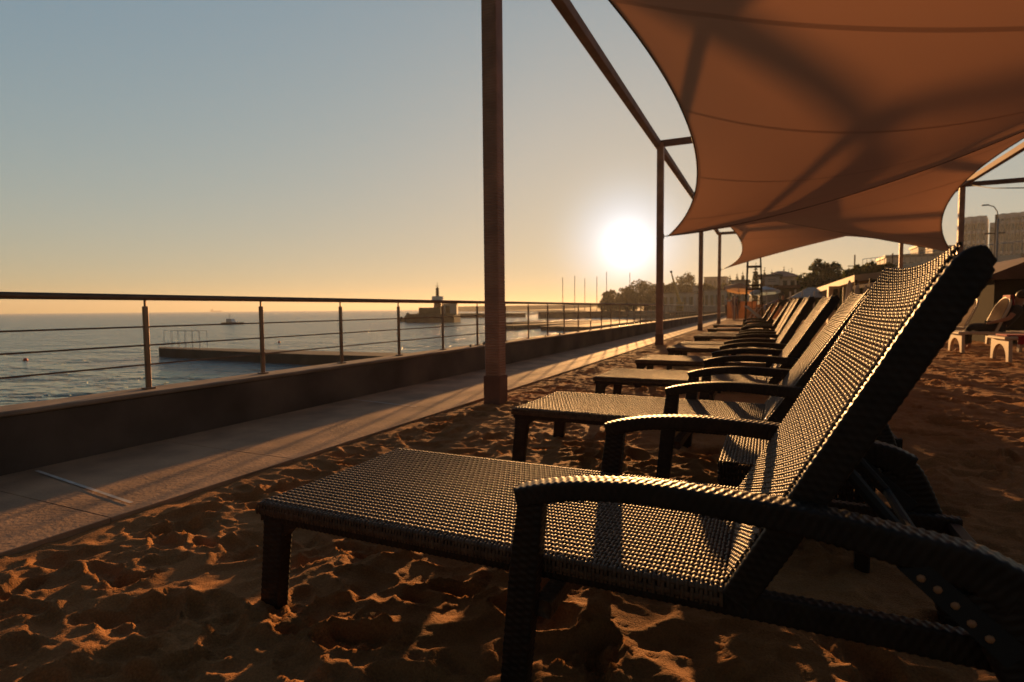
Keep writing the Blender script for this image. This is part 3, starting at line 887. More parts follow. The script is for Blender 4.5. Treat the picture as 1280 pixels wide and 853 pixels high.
slab('jetty', [(-33.4, 21.8), (-20.9, 21.1), (-4.1, 22.6), (-4.1, 25.0), (-18.2, 23.3), (-34.6, 22.6)][::-1], -2.6, -1.27, M['pier'], 'dark concrete jetty in the water at left, close behind the railing', 'jetty')
t = empty('ladder_frame', (-33.0, 21.9, -1.27), label='thin pale steel bathing frame standing on the end of the near jetty', cat='frame')
b = MB()
for k in range(6):
    b.tube([(k * .62, 0, 0), (k * .62, 0, 1.05)], .011, 6); b.tube([(k * .62, .5, 0), (k * .62, .5, 1.05)], .011, 6)
b.build('upright', M['white_paint'], t)
b = MB()
for yy in (0, .5): b.tube([(0, yy, 1.05), (3.1, yy, 1.05)], .011, 6)
b.build('handrail', M['white_paint'], t)

for pts, zt, lab in (([(640, 408), (790, 403)], -1.28, 'thin dark jetty beyond the big post, farther of the two low ones'),
                     ([(642, 412.5), (790, 404.5)], -1.25, 'thin dark jetty beyond the big post, nearer of the two low ones')):
    a, c = atz(*pts[0], SEA_Z), atz(*pts[1], SEA_Z)
    d = (c - a) / np.linalg.norm(c - a); n = np.array([-d[1], d[0], 0]) * 3.0
    c = a + d * 70
    slab('jetty', [tuple(p[:2]) for p in (a, c, c + n, a + n)], -2.6, zt, M['pier'], lab, 'jetty', 'thin jetties beyond the big post')
slab('jetty', [tuple(atz(*p, SEA_Z)[:2]) for p in ((676, 413.5), (735, 414.5), (800, 405.5), (786, 402.5))], -2.6, -1.27, M['pier'], 'broad low quay platform against the sea wall before the second post', 'jetty')

# mole with the lighthouse
A, Bp = atz(510, 402.5, SEA_Z), atz(574, 403.5, SEA_Z)
LC = at(548, 390, 101.0)[:2]
t = empty('lighthouse', (LC[0], LC[1], 0), rz=R(24), label='small red harbour light tower with white gallery on its stone mole', cat='lighthouse')
b = MB(); b.prism([(-6.3, -2.4), (3.6, -2.8), (4.4, 2.6), (-5.6, 2.6)], -2.6, .0, axis='z'); b.build('mole', M['pier'], t)
b = MB(); b.box((-1.6, .2, .65), (4.6, 3.2, 1.3), bev=.05); b.build('plinth', M['pier'], t)
b = MB(); b.lathe((-.15, 0, 1.3), [(.86, 0), (.80, .2), (.76, 1.4), (.76, 1.58)], 16); b.build('tower', M['red_tower'], t, True)
b = MB(); b.lathe((-.15, 0, 2.86), [(1.15, 0), (1.2, .1), (1.2, .75), (1.12, .8)], 16); b.build('gallery', M['white_paint'], t)
b = MB(); b.lathe((-.15, 0, 3.66), [(.36, 0), (.34, .9), (.30, 1.5), (.42, 1.55), (.1, 1.9)], 12); b.build('lantern', M['bldg_dark'], t, True)
b = MB(); b.tube([(-.15, 0, 5.4), (-.15, 0, 6.5)], .05, 6); b.tube([(-.55, 0, 5.8), (.25, 0, 5.8)], .04, 6); b.build('mast', M['bldg_dark'], t)
b = MB(); b.box((2.6, -.4, .9), (2.9, 3.0, 2.2), bev=.04); b.build('hut', M['bldg_grey'], t)
b = MB(); b.box((2.6, -.4, 2.06), (3.2, 3.3, .14), bev=.03); b.build('hut_roof', M['roof_grey'], t)
b = MB(); b.box((2.2, -1.93, .8), (.9, .06, 1.7), bev=.02); b.build('door', M['bldg_dark'], t)
rb = None
for k, (px, py, sz) in enumerate(((507, 401.5, .45), (513, 400.5, .7), (520, 400, .9), (527, 397, .8), (516, 394.5, .5))):
    p = at(px - 5, py, 103.5 - k * .5)
    b = MB(); pr = [(sz * .5, -1.0), (sz * 1.0, -.3), (sz * .95, .3), (sz * .5, .75), (sz * .1, .85)]
    b.lathe((0, 0, 0), pr, 9, .13, 3)
    o = b.build('boulder', M['rock']); o.location = (p[0], p[1], -1.45 + .25 * k); o.rotation_euler = (.2 * k, .1 * k, k)
    tag(o, 'dark boulder heaped at the seaward end of the lighthouse mole', 'boulder', 'boulders at the lighthouse mole')

# farther breakwaters
def bw(p0, p1, top_px, depth, lab, m=M['pier']):
    a, c = atz(*p0, SEA_Z), atz(*p1, SEA_Z)
    d = (c - a) / np.linalg.norm(c - a); n = np.array([-d[1], d[0], 0]) * depth
    zt = at(p0[0], top_px, a[1])[2]
    slab('breakwater', [tuple(p[:2]) for p in (a, c, c + n, a + n)], -2.6, zt, m, lab, 'breakwater')
bw((573, 397.6), (657, 396.8), 392.2, 5, 'dark breakwater running right from the lighthouse mole')
bw((675, 398.2), (850, 396.6), 390.0, 6, 'pale topped harbour breakwater right of the big post, below the masts')
bw((560, 389.4), (830, 389.2), 383.6, 40, 'long low far breakwater along the horizon behind the lighthouse', mat('far_mole', (.20, .17, .12), .9, var=.2, scale=.02))

# boat and distant ship, buoys
p = atz(290, 405.5, SEA_Z)
t = empty('motor_boat', p, rz=R(10), label='small motor boat on open water, seen above the near jetty', cat='boat')
b = MB(); L2 = 2.1
b.prism([(-L2, .0), (-L2 * .9, -.35), (L2 * .7, -.35), (L2 * 1.15, .42), (-L2, .36)], -.75, .75); b.build('hull', M['bldg_dark'], t)
b = MB(); b.prism([(-1.0, .37), (.5, .37), (.2, 1.15), (-.9, 1.15)], -.55, .55); b.build('cabin', M['hull'], t)
b = MB(); b.tube([(-.5, 0, 1.15), (-.5, 0, 2.1)], .04, 6); b.build('mast', M['bldg_dark'], t)
p = at(270, 390.2, 1500)
t = empty('ship', (p[0], p[1], SEA_Z), rz=R(20), label='faint tiny ship on the horizon above the motor boat', cat='ship')
b = MB(); b.prism([(-22, 0), (20, 0), (26, 5), (-23, 4)], -4, 4); b.build('hull', M['bldg_grey'], t)
b = MB(); b.box((-14, 0, 7.5), (8, 6, 7)); b.build('bridge', M['bldg_white'], t)
for (px, py), lab in zip(((32, 451), (349, 428.5), (497, 417.5)), ('small red buoy on the water far left', 'small red buoy just beyond the near jetty', 'small red buoy near the railing post left of the lighthouse')):
    p = atz(px, py, SEA_Z)
    b = MB(); b.lathe((0, 0, 0), [(.04, -.1), (.10, -.04), (.12, .03), (.09, .11), (.02, .16)], 12)
    o = b.build('buoy', M['buoy'], None, True); o.location = p; tag(o, lab, 'buoy', 'red buoys on the water')

# yachts whose masts show behind the breakwater
for px, top, Y, lab in ((702, 347, 165, 'leftmost'), (717, 345, 170, 'second from the left'), (730, 348, 172, 'third from the left'), (745, 346, 168, 'fourth from the left'), (757, 340, 176, 'tallest, fifth from the left'), (786, 341, 182, 'rightmost, just under the sun')):
    p = at(px, 380, Y); zt = at(px, top, Y)[2]
    t = empty('sailing_yacht', (p[0], p[1], SEA_Z), rz=R(60 + px % 17), label='sailing yacht with a bare thin mast behind the breakwater, %s' % lab, cat='yacht', group='yachts moored behind the breakwater')
    b = MB(); b.prism([(-4.2, .15), (-3.6, -.3), (3.4, -.3), (5.0, 1.05), (-4.2, .85)], -1.2, 1.2); b.build('hull', M['hull'], t)
    b = MB(); b.tube([(.5, 0, .8), (.5, 0, zt - SEA_Z)], .11, 6); b.tube([(.5, 0, 2.0), (-3.3, 0, 2.1)], .08, 6); b.build('mast', M['bldg_grey'], t)

# ------------------------------------------------------------------ trees
def leaf_cloud(blobs, n, size, seed, flat=.75):
    r_ = np.random.default_rng(seed)
    V = []; F = []
    vol = np.array([bl[3] ** 2 for bl in blobs]); vol = vol / vol.sum()
    for bi, (bx_, by_, bz_, br_) in enumerate(blobs):
        m_ = int(n * vol[bi])
        for _ in range(m_):
            d = r_.normal(size=3); d /= np.linalg.norm(d)
            rr = br_ * r_.random() ** .33 * (1 + .22 * math.sin(5 * d[0] + seed) * math.cos(4 * d[2] + bi))
            c = np.array([bx_, by_, bz_]) + d * rr * np.array([1, 1, flat])
            a = r_.normal(size=3); a /= np.linalg.norm(a); b_ = np.cross(a, r_.normal(size=3)); b_ /= np.linalg.norm(b_)
            s = size * r_.uniform(.6, 1.3); i = len(V)
            V += [c - a * s, c - b_ * s * .45, c + a * s, c + b_ * s * .45]; F.append((i, i + 1, i + 2, i + 3))
    return np.array(V), np.array(F)


def tree(name, base, h, blobs, n, size, leafm, label, cat='tree', group=None, seed=1, trunk=.16):
    t = empty(name, base, label=label, cat=cat, group=group)
    b = MB()
    top = max(bl[2] for bl in blobs)
    b.tube([(0, 0, -.3), (.05, .02, h * .3), (-.04, .03, h * .62), (0, 0, top)], [trunk, trunk * .8, trunk * .5, trunk * .15], 8)
    for k, (x, y, z, r_) in enumerate(blobs[:6]):
        b.tube([(.03, .02, h * .25 + .05 * k), (x * .5, y * .5, z * .75), (x, y, z)], [trunk * .4, trunk * .25, trunk * .08], 6)
    b.build('trunk', M['bark'], t, True)
    V, F = leaf_cloud(blobs, n, size, seed)
    mesh_obj('crown', V, F, leafm, t)
    return t


def crown(w, h, z0, n, seed, shape='round'):
    """blobs in rings that fill an uneven crown; 'cone' is widest low down, 'round' in the middle"""
    r_ = np.random.default_rng(seed); out = []
    lv = 5
    for k in range(lv):
        q = (k + .5) / lv
        z = z0 + (h - z0) * (.10 + .80 * q)
        prof = (1.0 - .78 * q) if shape == 'cone' else math.sin(math.pi * (.18 + .70 * q)) ** .8
        ww = .5 * w * prof
        m_ = max(2, int(n / lv * (.5 + prof)))
        for i in range(m_):
            a = 6.28 * (i + r_.random()) / m_
            d = ww * r_.uniform(.35, .95)
            out.append((d * math.cos(a), d * math.sin(a), z + r_.normal(0, .04) * h, max(.08 * w, ww * r_.uniform(.32, .6))))
        out.append((r_.normal(0, .05) * w, r_.normal(0, .05) * w, z, ww * .55))
    out.append((r_.normal(0, .06) * w, 0, h * .93, .09 * w)); out.append((r_.normal(0, .12) * w, 0, h * .84, .12 * w))
    return out


HEAD = [(762, 760, 361, 775, 172, 'leftmost low tree on the headland under the sun'), (783, 0, 357, 22, 180, 'round tree on the headland left of the second post'),
        (806, 0, 347, 30, 190, 'tall tree on the headland just left of the second post'), (826, 0, 351, 26, 184, 'broad tree on the headland behind the second post'),
        (842, 0, 350, 24, 176, 'tree on the headland behind the leaning crane'), (858, 0, 337, 30, 186, 'tallest round tree on the headland, left of the third post'),
        (884, 0, 352, 24, 160, 'tree on the headland between the third and fourth posts'), (908, 0, 352, 24, 150, 'tree just right of the fourth post')]
for k, (px, _, top, wpx, Y, lab) in enumerate(HEAD):
    if k == 0: wpx = 17
    p = at(px, 380, Y); sc_ = FPX / (Y * math.cos(PSI) - p[0] * math.sin(PSI))
    h = at(px, top, Y)[2] + .1; w = wpx / sc_ * 1.5
    tree('broadleaf_tree', (p[0], Y, -.1), h, crown(w, h * .95, -.1 * h, 14, 30 + k), 6500, .36, M['leaf2'], lab, group='trees on the headland', seed=k + 3, trunk=.3)
for k, (px, top, wpx, Y, lab) in enumerate(((1025, 319, 44, 66, 'large dark tree behind the grey roofed pavilion'), (992, 338, 22, 78, 'smaller dark tree left of the large one, beside the red roofed building'),
                                            (1072, 326, 30, 52, 'dark leafy tree behind the stalls, left of the farthest right post'), (1098, 322, 36, 50, 'olive leafy tree behind the stalls next to the farthest right post'),
                                            (1048, 336, 18, 74, 'small pale bush between the large tree and the stalls'))):
    p = at(px, 380, Y); sc_ = FPX / (Y * math.cos(PSI) - p[0] * math.sin(PSI))
    h = at(px, top, Y)[2] + .1; w = wpx / sc_ * 1.35
    tree('broadleaf_tree', (p[0], Y, -.1), h, crown(w, h * .95, 0.0, 15, 60 + k, 'round'), 8000, .20, M['leaf'] if k < 3 else M['leaf2'], lab, group='trees behind the beach stalls', seed=k + 23, trunk=.2)
for k, (px, top, wpx, Y) in enumerate(((912, 342, 6, 120), (921, 340, 7, 118), (928, 338, 8, 110), (944, 328, 9, 86), (955, 334, 6, 104), (964, 337, 7, 106), (979, 333, 5, 108), (985, 336, 4, 110), (989, 335, 4, 112))):
    p = at(px, 380, Y); sc_ = FPX / (Y * math.cos(PSI) - p[0] * math.sin(PSI))
    h = at(px, top, Y)[2] + .1; w = wpx / sc_
    bl = [(0, 0, h * (.2 + .78 * q), max(.05, w * .52 * math.sin(math.pi * (.16 + .82 * q)))) for q in np.linspace(0, 1, 14)]
    tree('cypress_tree', (p[0], Y, -.1), h, bl, 1300, .16, M['cypress'], ('slim dark cypress in the row behind the steel tower, number %d counted from the left' % (k + 1)) if k != 3 else 'tallest dark cypress, seen through the steel tower', group='cypresses behind the beach', seed=80 + k, trunk=.12)

# ------------------------------------------------------------------ far buildings
def scale_at(px, Y):
    p = at(px, 384, Y); return FPX / (Y * math.cos(PSI) - p[0] * math.sin(PSI))


def block(name, px0, px1, top, Y, depth, m, label, cat='building', base=-.1, rows=0, cols=0, roofm=None, overhang=.25, rise=.25, rz=0, hip=False):
    a, c = at(px0, top, Y), at(px1, top, Y)
    w = c[0] - a[0]; h = (a[2] + c[2]) / 2 - base
    t = empty(name, ((a[0] + c[0]) / 2, Y + depth / 2, base), rz=rz, label=label, cat=cat)
    wall_h = h - rise
    b = MB(); b.box((0, 0, wall_h / 2), (w, depth, wall_h)); b.build('wall', m, t)
    b = MB()
    if hip:
        o_ = overhang; z0 = wall_h + .002
        b.add([(-w / 2 - o_, -depth / 2 - o_, z0), (w / 2 + o_, -depth / 2 - o_, z0), (w / 2 + o_, depth / 2 + o_, z0), (-w / 2 - o_, depth / 2 + o_, z0),
               (-w * .12, 0, z0 + rise), (w * .12, 0, z0 + rise)], [(0, 1, 5, 4), (1, 2, 5), (2, 3, 4, 5), (3, 0, 4), (3, 2, 1, 0)])
    else:
        b.box((0, 0, wall_h + rise / 2 + .002), (w + 2 * overhang, depth + 2 * overhang, rise))
    b.build('roof', roofm or M['roof_grey'], t)
    for i in range(rows):
        for j in range(cols):
            x = -w / 2 + w * (j + .5) / cols; z = wall_h * (i + .55) / rows
            b = MB(); b.box((x, -depth / 2 - .012, z), (w / cols * .55, .05, wall_h / rows * .5)); b.build('window', M['glass'], t)
    return t


block('building', 951, 975, 343, 62, 6, M['bldg_grey'], 'grey two storey building with a pale sign board, right of the steel tower', rows=2, cols=3, roofm=M['roof_grey'])
block('building', 974, 993, 357, 60, 5, M['bldg_dark'], 'dark low annex beside the grey building', roofm=M['roof_brown'], overhang=.5)
block('building', 958, 996, 337, 76, 7, M['bldg_white'], 'red roofed building rising behind the grey building', rows=2, cols=4, roofm=M['roof_red'], rise=.9, overhang=.5, hip=True)
p0, p1 = at(956, 346, 61.8), at(974, 356, 61.8)
t = empty('sign_board', ((p0[0] + p1[0]) / 2, 61.85, (p0[2] + p1[2]) / 2), label='pale blank looking sign board on the grey two storey building', cat='sign')
b = MB(); b.box((0, 0, 0), (p1[0] - p0[0], .08, p0[2] - p1[2]), bev=.02); b.build('panel', M['bldg_white'], t)
b = MB()
for z in (.12, -.08): b.box((0, -.045, z), ((p1[0] - p0[0]) * .5, .01, .06))
b.build('grey_lettering', M['roof_grey'], t)
block('building', 820, 868, 366, 150, 10, M['bldg_white'], 'long pale harbour building below the headland trees', rows=1, cols=6)
block('building', 866, 876, 357, 165, 8, M['bldg_white'], 'small pale house above the long harbour building', rows=1, cols=2)
block('building', 880, 908, 346, 260, 14, M['bldg_grey'], 'flat roofed grey building on the hill behind the fourth post', rows=2, cols=5)
block('building', 880, 914, 362, 130, 8, M['bldg_white'], 'low pale building by the water between the third and fourth posts', rows=1, cols=5)
block('building', 914, 935, 350, 95, 7, M['bldg_grey'], 'grey walled building left of the steel tower', rows=1, cols=3)
block('building', 1108, 1172, 318, 150, 12, M['bldg_white'], 'long low pale building behind the olive tree', rows=2, cols=7, rise=.6)
block('building', 1148, 1157, 306, 158, 8, M['bldg_white'], 'slender pale tower block rising from the long low building', rows=5, cols=1, rise=.5)
block('building', 1166, 1206, 307, 170, 10, M['bldg_grey'], 'hazy grey block behind the right hand sail post', rows=2, cols=6)

# hill
b = MB()
V = []; F = []
n1, n2 = 40, 10
for i in range(n1 + 1):
    for j in range(n2 + 1):
        x = -150 + i * 16; y = 300 + j * 40
        V.append((x, y, -.2 + 15 * math.sin(math.pi * i / n1) ** .8 * math.sin(math.pi * j / n2) * (.8 + .3 * math.sin(i * .9) * math.cos(j * 1.3 + i * .3))))
for i in range(n1):
    for j in range(n2):
        q = i * (n2 + 1) + j
        F.append((q, q + n2 + 1, q + n2 + 2, q + 1))
o = mesh_obj('hill', V, F, mat('hill_scrub', (.07, .08, .03), .9, var=.4, scale=.08), None, True); o['kind'] = 'structure'

# high-rise blocks at the right
for px0, px1, top, Y, lab, nb in ((1211, 1246, 270, 210, 'left of the two tall apartment towers, with sunlit glazed balcony columns', 6), (1252, 1296, 266, 215, 'right of the two tall apartment towers, cut by the picture edge', 7)):
    a, c = at(px0, top, Y), at(px1, top, Y); w = c[0] - a[0]; h = a[2] + .1
    t = empty('apartment_tower', ((a[0] + c[0]) / 2, Y + 8, -.1), rz=R(-18), label=lab, cat='apartment tower', group='tall apartment towers')
    b = MB()
    for k in range(nb):
        x = -w / 2 + w * (k + .5) / nb; hh = h - (2.5 if k == 0 else 0)
        b.box((x, .8 * (k % 2), hh / 2), (w / nb, 13 + .01 * k, hh))
    b.build('wall', M['tower_white'], t)
    for k in range(nb):
        x = -w / 2 + w * (k + .5) / nb; hh = h - (2.5 if k == 0 else 0)
        y = .8 * (k % 2) - 6.5 - .005 * k
        b = MB(); b.box((x, y - .3, hh / 2 - .5), (w / nb * .55, .6, hh - 2.0)); b.build('glazed_bay', M['glass_gold'], t)
        b = MB(); out = [(y + .05, 1.0)]
        for q in range(int(hh / 3)):
            zq = 1.2 + q * 3.0
            out += [(y - .12, zq), (y - .9, zq), (y - .9, zq + .95), (y - .12, zq + .95)]
        out.append((y + .05, 1.2 + int(hh / 3) * 3.0 - 1.5))
        b.prism(out[::-1], x - w / nb * .32, x + w / nb * .32, axis='x'); b.build('balcony_stack', M['tower_white'], t)

# elevated road / terrace at the right with a pale edge
a, c = at(1092, 334, 74), at(1300, 317, 52)
d = (c - a)[:2]; Ld = float(np.hypot(*d)); az = math.atan2(d[1], d[0])
t = empty('footbridge', (a[0], a[1], 0), rz=az, label='long pale elevated footbridge deck crossing behind the kiosk at right', cat='bridge')
z0 = a[2]; z1 = c[2]
b = MB(); b.prism([(0, z0 - .5), (Ld, z1 - .75), (Ld, z1), (0, z0)], -1.2, 1.2); b.build('deck', M['cream'], t)
for q in (.05, .3, .55, .8):
    b = MB(); zt = z0 + (z1 - z0) * q - .55 - .2 * q; b.box((Ld * q, 0, zt / 2 - .1), (.4, .5, zt - .01)); b.build('pier', M['bldg_grey'], t)
b = MB()
for q in np.linspace(0, 1, 26): b.tube([(Ld * q, -1.15, z0 + (z1 - z0) * q), (Ld * q, -1.15, z0 + (z1 - z0) * q + .9)], .025, 5)
b.tube([(0, -1.15, z0 + .9), (Ld, -1.15, z1 + .9)], .03, 6); b.build('parapet_rail', M['bldg_grey'], t)

# street lamp and utility poles
p = at(1243, 380, 50); zt = at(1243, 272, 50)[2]
t = empty('street_lamp', (p[0], 50, -.1), label='tall street lamp with a curved arm in front of the apartment towers', cat='street lamp')
b = MB(); b.tube([(0, 0, 0), (0, 0, zt)], [.09, .06], 8); b.build('pole', M['bldg_grey'], t, True)
b = MB(); b.tube([(0, 0, zt), (-.05, 0, zt + .5), (-.25, 0, zt + .85), (-.6, 0, zt + 1.0)], .035, 6); b.build('arm', M['bldg_grey'], t, True)
b = MB(); b.box((-.72, 0, zt + .99), (.42, .16, .09), bev=.03); b.build('lamp_head', M['bldg_grey'], t)
for px, top, Y, lab in ((1241, 268, 64, 'dark utility pole with cross arm beside the street lamp'), (1114, 316, 90, 'thin utility pole left of the farthest right canopy post'), (1067, 318, 95, 'faint thin pole rising behind the olive tree')):
    p = at(px, 380, Y); zt = at(px, top, Y)[2]
    t = empty('utility_pole', (p[0], Y, -.1), label=lab, cat='utility pole', group='utility poles behind the beach')
    b = MB(); b.tube([(0, 0, 0), (0, 0, zt)], [.13, .09], 8); b.build('pole', M['bark'], t, True)
    b = MB(); b.box((-.1, 0, zt - 1.6), (1.5, .1, .12)); b.build('cross_arm', M['bark'], t)
a, c = at(1210, 231, 23), at(1290, 235, 15)
b = MB(); b.tube([a - a, (c - a) * .5 + np.array([0, 0, -.06]), c - a], .012, 5)
o = b.build('overhead_wire', M['tyre'], None, True); o.location = a; tag(o, 'thin dark overhead wire below the canopy cross beam at the right edge', 'wire')

# ------------------------------------------------------------------ beach stalls, kiosk, parasols
t = block('pavilion', 1001, 1034, 358, 42, 5, M['bldg_dark'], 'grey hip roofed beach pavilion with dark open front', cat='pavilion', roofm=M['roof_grey'], rise=.75, overhang=.7, hip=True)
for k in range(5):
    b = MB(); b.tube([(-1.4 + k * .7, -2.85, 0), (-1.4 + k * .7, -2.85, 2.0)], .05, 8); b.build('column', M['bldg_white'], t)

# long stall with bright sloping fascia: runs along y, its roof edge rises towards us
a, c = at(1016, 362, 46), at(1068, 344, 30)
t = empty('beach_stall', (a[0], a[1], 0), label='long open stall with a bright sloping roof edge left of the row of white parasols', cat='stall')
d = c - a; n = np.array([2.6, .6, 0])
b = MB()
tk = np.array([0, 0, -.30])
V = [(0, 0, a[2]), d + [0, 0, a[2]], d + n + [0, 0, a[2] + .3], n + [0, 0, a[2] + .3]]
V = [np.array(v, float) for v in V]
b.add(V + [v + tk for v in V], [(0, 1, 2, 3), (7, 6, 5, 4), (0, 4, 5, 1), (1, 5, 6, 2), (2, 6, 7, 3), (3, 7, 4, 0)]); b.build('roof', M['cream'], t)
for q in (.04, .28, .52, .76, .97):
    pt = d * q; b = MB(); zz = a[2] + d[2] * q - .32; b.box((pt[0] + .2, pt[1] + .05, zz / 2 - .06), (.16, .16, zz + .1)); b.build('column', M['bldg_white'], t)
b = MB(); V = [n * .85 + [0, 0, -.1], d + n * .85 + [0, 0, -.1]]
b.prism([(V[0][0], V[0][1]), (V[1][0], V[1][1]), (V[1][0] + .1, V[1][1] + .05), (V[0][0] + .1, V[0][1] + .05)], -.1, a[2] - .2, axis='z'); b.build('back_wall', M['bldg_dark'], t)

a, c = at(1036, 358, 33.5), at(1049, 384, 33.5)
t = empty('kiosk', ((a[0] + c[0]) / 2, 34, 0), label='small sunlit cream kiosk with dark doorway under the long stall', cat='kiosk')
w = c[0] - a[0]
b = MB(); b.box((0, 0, .95), (w, .9, 2.0), bev=.02); b.build('wall', M['cream'], t)
b = MB(); b.box((.08, -.455, 1.25), (w * .4, .04, 1.1)); b.build('opening', M['bldg_dark'], t)

a, c = at(1066, 355, 30), at(1130, 345, 25)
t = empty('beach_stall', (a[0], a[1], 0), label='brown roofed dark stall behind the row of closed white parasols', cat='stall')
d = c - a; n = np.array([1.2, 2.8, 0])
b = MB(); V = [np.array(v, float) for v in ((0, 0, a[2] - .1), d + [0, 0, a[2] - .1], d + n + [0, 0, a[2] + .2], n + [0, 0, a[2] + .2])]
b.add(V + [v + [0, 0, -.14] for v in V], [(0, 1, 2, 3), (7, 6, 5, 4), (0, 4, 5, 1), (1, 5, 6, 2), (2, 6, 7, 3), (3, 7, 4, 0)]); b.build('roof', M['roof_brown'], t)
b = MB(); V = [n * .5, d + n * .5]
b.prism([(V[0][0], V[0][1]), (V[1][0], V[1][1]), (V[1][0] + .3, V[1][1] + .8), (V[0][0] + .3, V[0][1] + .8)], -.1, a[2] - .25, axis='z'); b.build('wall', M['bldg_dark'], t)
for q in (.02, .35, .68, .98):
    pt = d * q; b = MB(); b.box((pt[0] + .1, pt[1] + .1, 1.0), (.1, .1, 2.2)); b.build('column', M['bark'], t)

pr = None
for k, (px, top, Y) in enumerate(((1061, 351, 29.5), (1071, 356, 28.6), (1081.5, 357, 28.0), (1088.5, 354, 27.4), (1096, 354, 26.8))):
    p = ground_at(px, Y)
    h = at(px, top, Y)[2]
    if pr is None:
        pr = empty('closed_parasol', p)
        b = MB(); b.tube([(0, 0, 0), (0, 0, 2.5)], .025, 8); b.build('pole', M['bldg_white'], pr)
        b = MB(); b.lathe((0, 0, .75), [(.20, 0), (.24, .12), (.19, .6), (.13, 1.1), (.10, 1.5), (.03, 1.82)], 32, .13, 8); b.build('furled_canopy', M['white_cloth'], pr, True)
        b = MB(); b.lathe((0, 0, 0), [(.26, -.02), (.26, .06), (.08, .10)], 16); b.build('base', M['bldg_grey'], pr)
        o = pr
    else:
        o = copy_tree(pr)
    o.location = p; s_ = (h + .02) / 2.57; o.scale = (s_ * 1.15, s_ * 1.15, s_)
    tag(o, 'closed white parasol before the brown roofed stall, %s in the row from the left' % ('first', 'second', 'third', 'fourth', 'fifth')[k], 'parasol', 'closed white parasols by the stalls')


def open_parasol(loc, h, rad, m, label, tilt=0.0, group=None):
    t = empty('parasol', loc, label=label, cat='parasol', group=group)
    b = MB(); b.tube([(0, 0, -.1), (0, 0, h)], .025, 8); b.build('pole', M['bldg_white'], t)
    b = MB(); n = 8
    V = [(0, 0, h)] + [(rad * math.cos(2 * math.pi * k / n), rad * math.sin(2 * math.pi * k / n), h - rad * .38) for k in range(n)] + [(rad * .98 * math.cos(2 * math.pi * k / n), rad * .98 * math.sin(2 * math.pi * k / n), h - rad * .38 - .14) for k in range(n)]
    F = [(0, 1 + k, 1 + (k + 1) % n) for k in range(n)] + [(1 + k, 9 + k, 9 + (k + 1) % n, 1 + (k + 1) % n) for k in range(n)]
    b.add(V, F); cn = b.build('canopy', m, t); cn.rotation_euler = (tilt, tilt * .5, 0)
    b = MB()
    for k in range(n): b.tube([(0, 0, h - .02), (rad * .97 * math.cos(2 * math.pi * k / n), rad * .97 * math.sin(2 * math.pi * k / n), h - rad * .38 - .01)], .01, 5)
    rb_ = b.build('ribs', M['bldg_white'], cn)
    return t


Y = 40; p = ground_at(918, Y); open_parasol(p, at(918, 352, Y)[2], .95, M['orange_cloth'], 'open orange beach parasol behind the standing couple', tilt=.28)
Y = 37; p = ground_at(958, Y); open_parasol(p, at(958, 357, Y)[2], .85, M['blue_cloth'], 'open pale blue beach parasol right of the steel tower', tilt=-.1)
Y = 26.5; p = ground_at(1106, Y); open_parasol(p, at(1106, 356, Y)[2], .65, M['blue_cloth'], 'open pale blue parasol at the right end of the white parasol row')

# orange windbreak
p = ground_at(962, 38.5)
t = empty('windbreak', p, label='orange canvas windbreak on posts under the pale blue parasol', cat='windbreak')
w = 1.7
b = MB(); b.box((.1, 0, .62), (w, .03, .9), bev=.01); b.build('canvas', M['orange_cloth'], t)
b = MB()
for x in (-w / 2 + .1, w / 2 + .1): b.tube([(x, 0.03, -.1), (x, .03, 1.15)], .025, 8)
b.build('stakes', M['bark'], t)
p = ground_at(925, 42)
t = empty('windbreak', p, label='orange canvas screen behind the standing couple, left of the steel tower', cat='windbreak')
b = MB(); b.box((.1, 0, .7), (1.9, .03, 1.2), bev=.01); b.build('canvas', M['orange_cloth'], t)
b = MB()
for x in (-.85, 1.05): b.tube([(x, 0.03, -.1), (x, .03, 1.4)], .025, 8)
b.build('stakes', M['bark'], t)

# steel tower with ladder
Y = 34
a, c = ground_at(931.5, Y), ground_at(953.5, Y)
zt = at(934, 320, Y)[2]; a2, c2 = at(934.5, 320, Y), at(950.5, 320, Y)
t = empty('steel_tower', (a[0], Y, 0), label='dark steel lookout tower of splayed legs and cross bars among the beachgoers', cat='tower')
for dy in (0, 1.0):
    for (g_, tp) in ((a, a2), (c, c2)):
        b = MB(); b.tube([(g_[0] - a[0], dy, -.1), (tp[0] - a[0], dy * .8 + .1, zt)], .045, 6); b.build('leg', M['bldg_dark'], t)
for zpx in (333, 356.5, 361.5):
    z = at(940, zpx, Y)[2]; q = z / zt
    x0 = (a2[0] - a[0]) * q; x1 = (c[0] - a[0]) * (1 - q) + (c2[0] - a[0]) * q
    b = MB(); b.box(((x0 + x1) / 2, .5, z), (x1 - x0 + .1, 1.0, .07), bev=.01); b.build('platform', M['bldg_dark'], t)
b = MB()
for k in range(5):
    z = .4 + k * .42; b.tube([(.35, -.02, z), (.75, -.02, z)], .018, 6)
b.tube([(.35, -.02, -.1), (.35, .0, 2.2)], .02, 6); b.tube([(.75, -.02, -.1), (.75, .0, 2.2)], .02, 6); b.build('ladder', M['bldg_dark'], t)

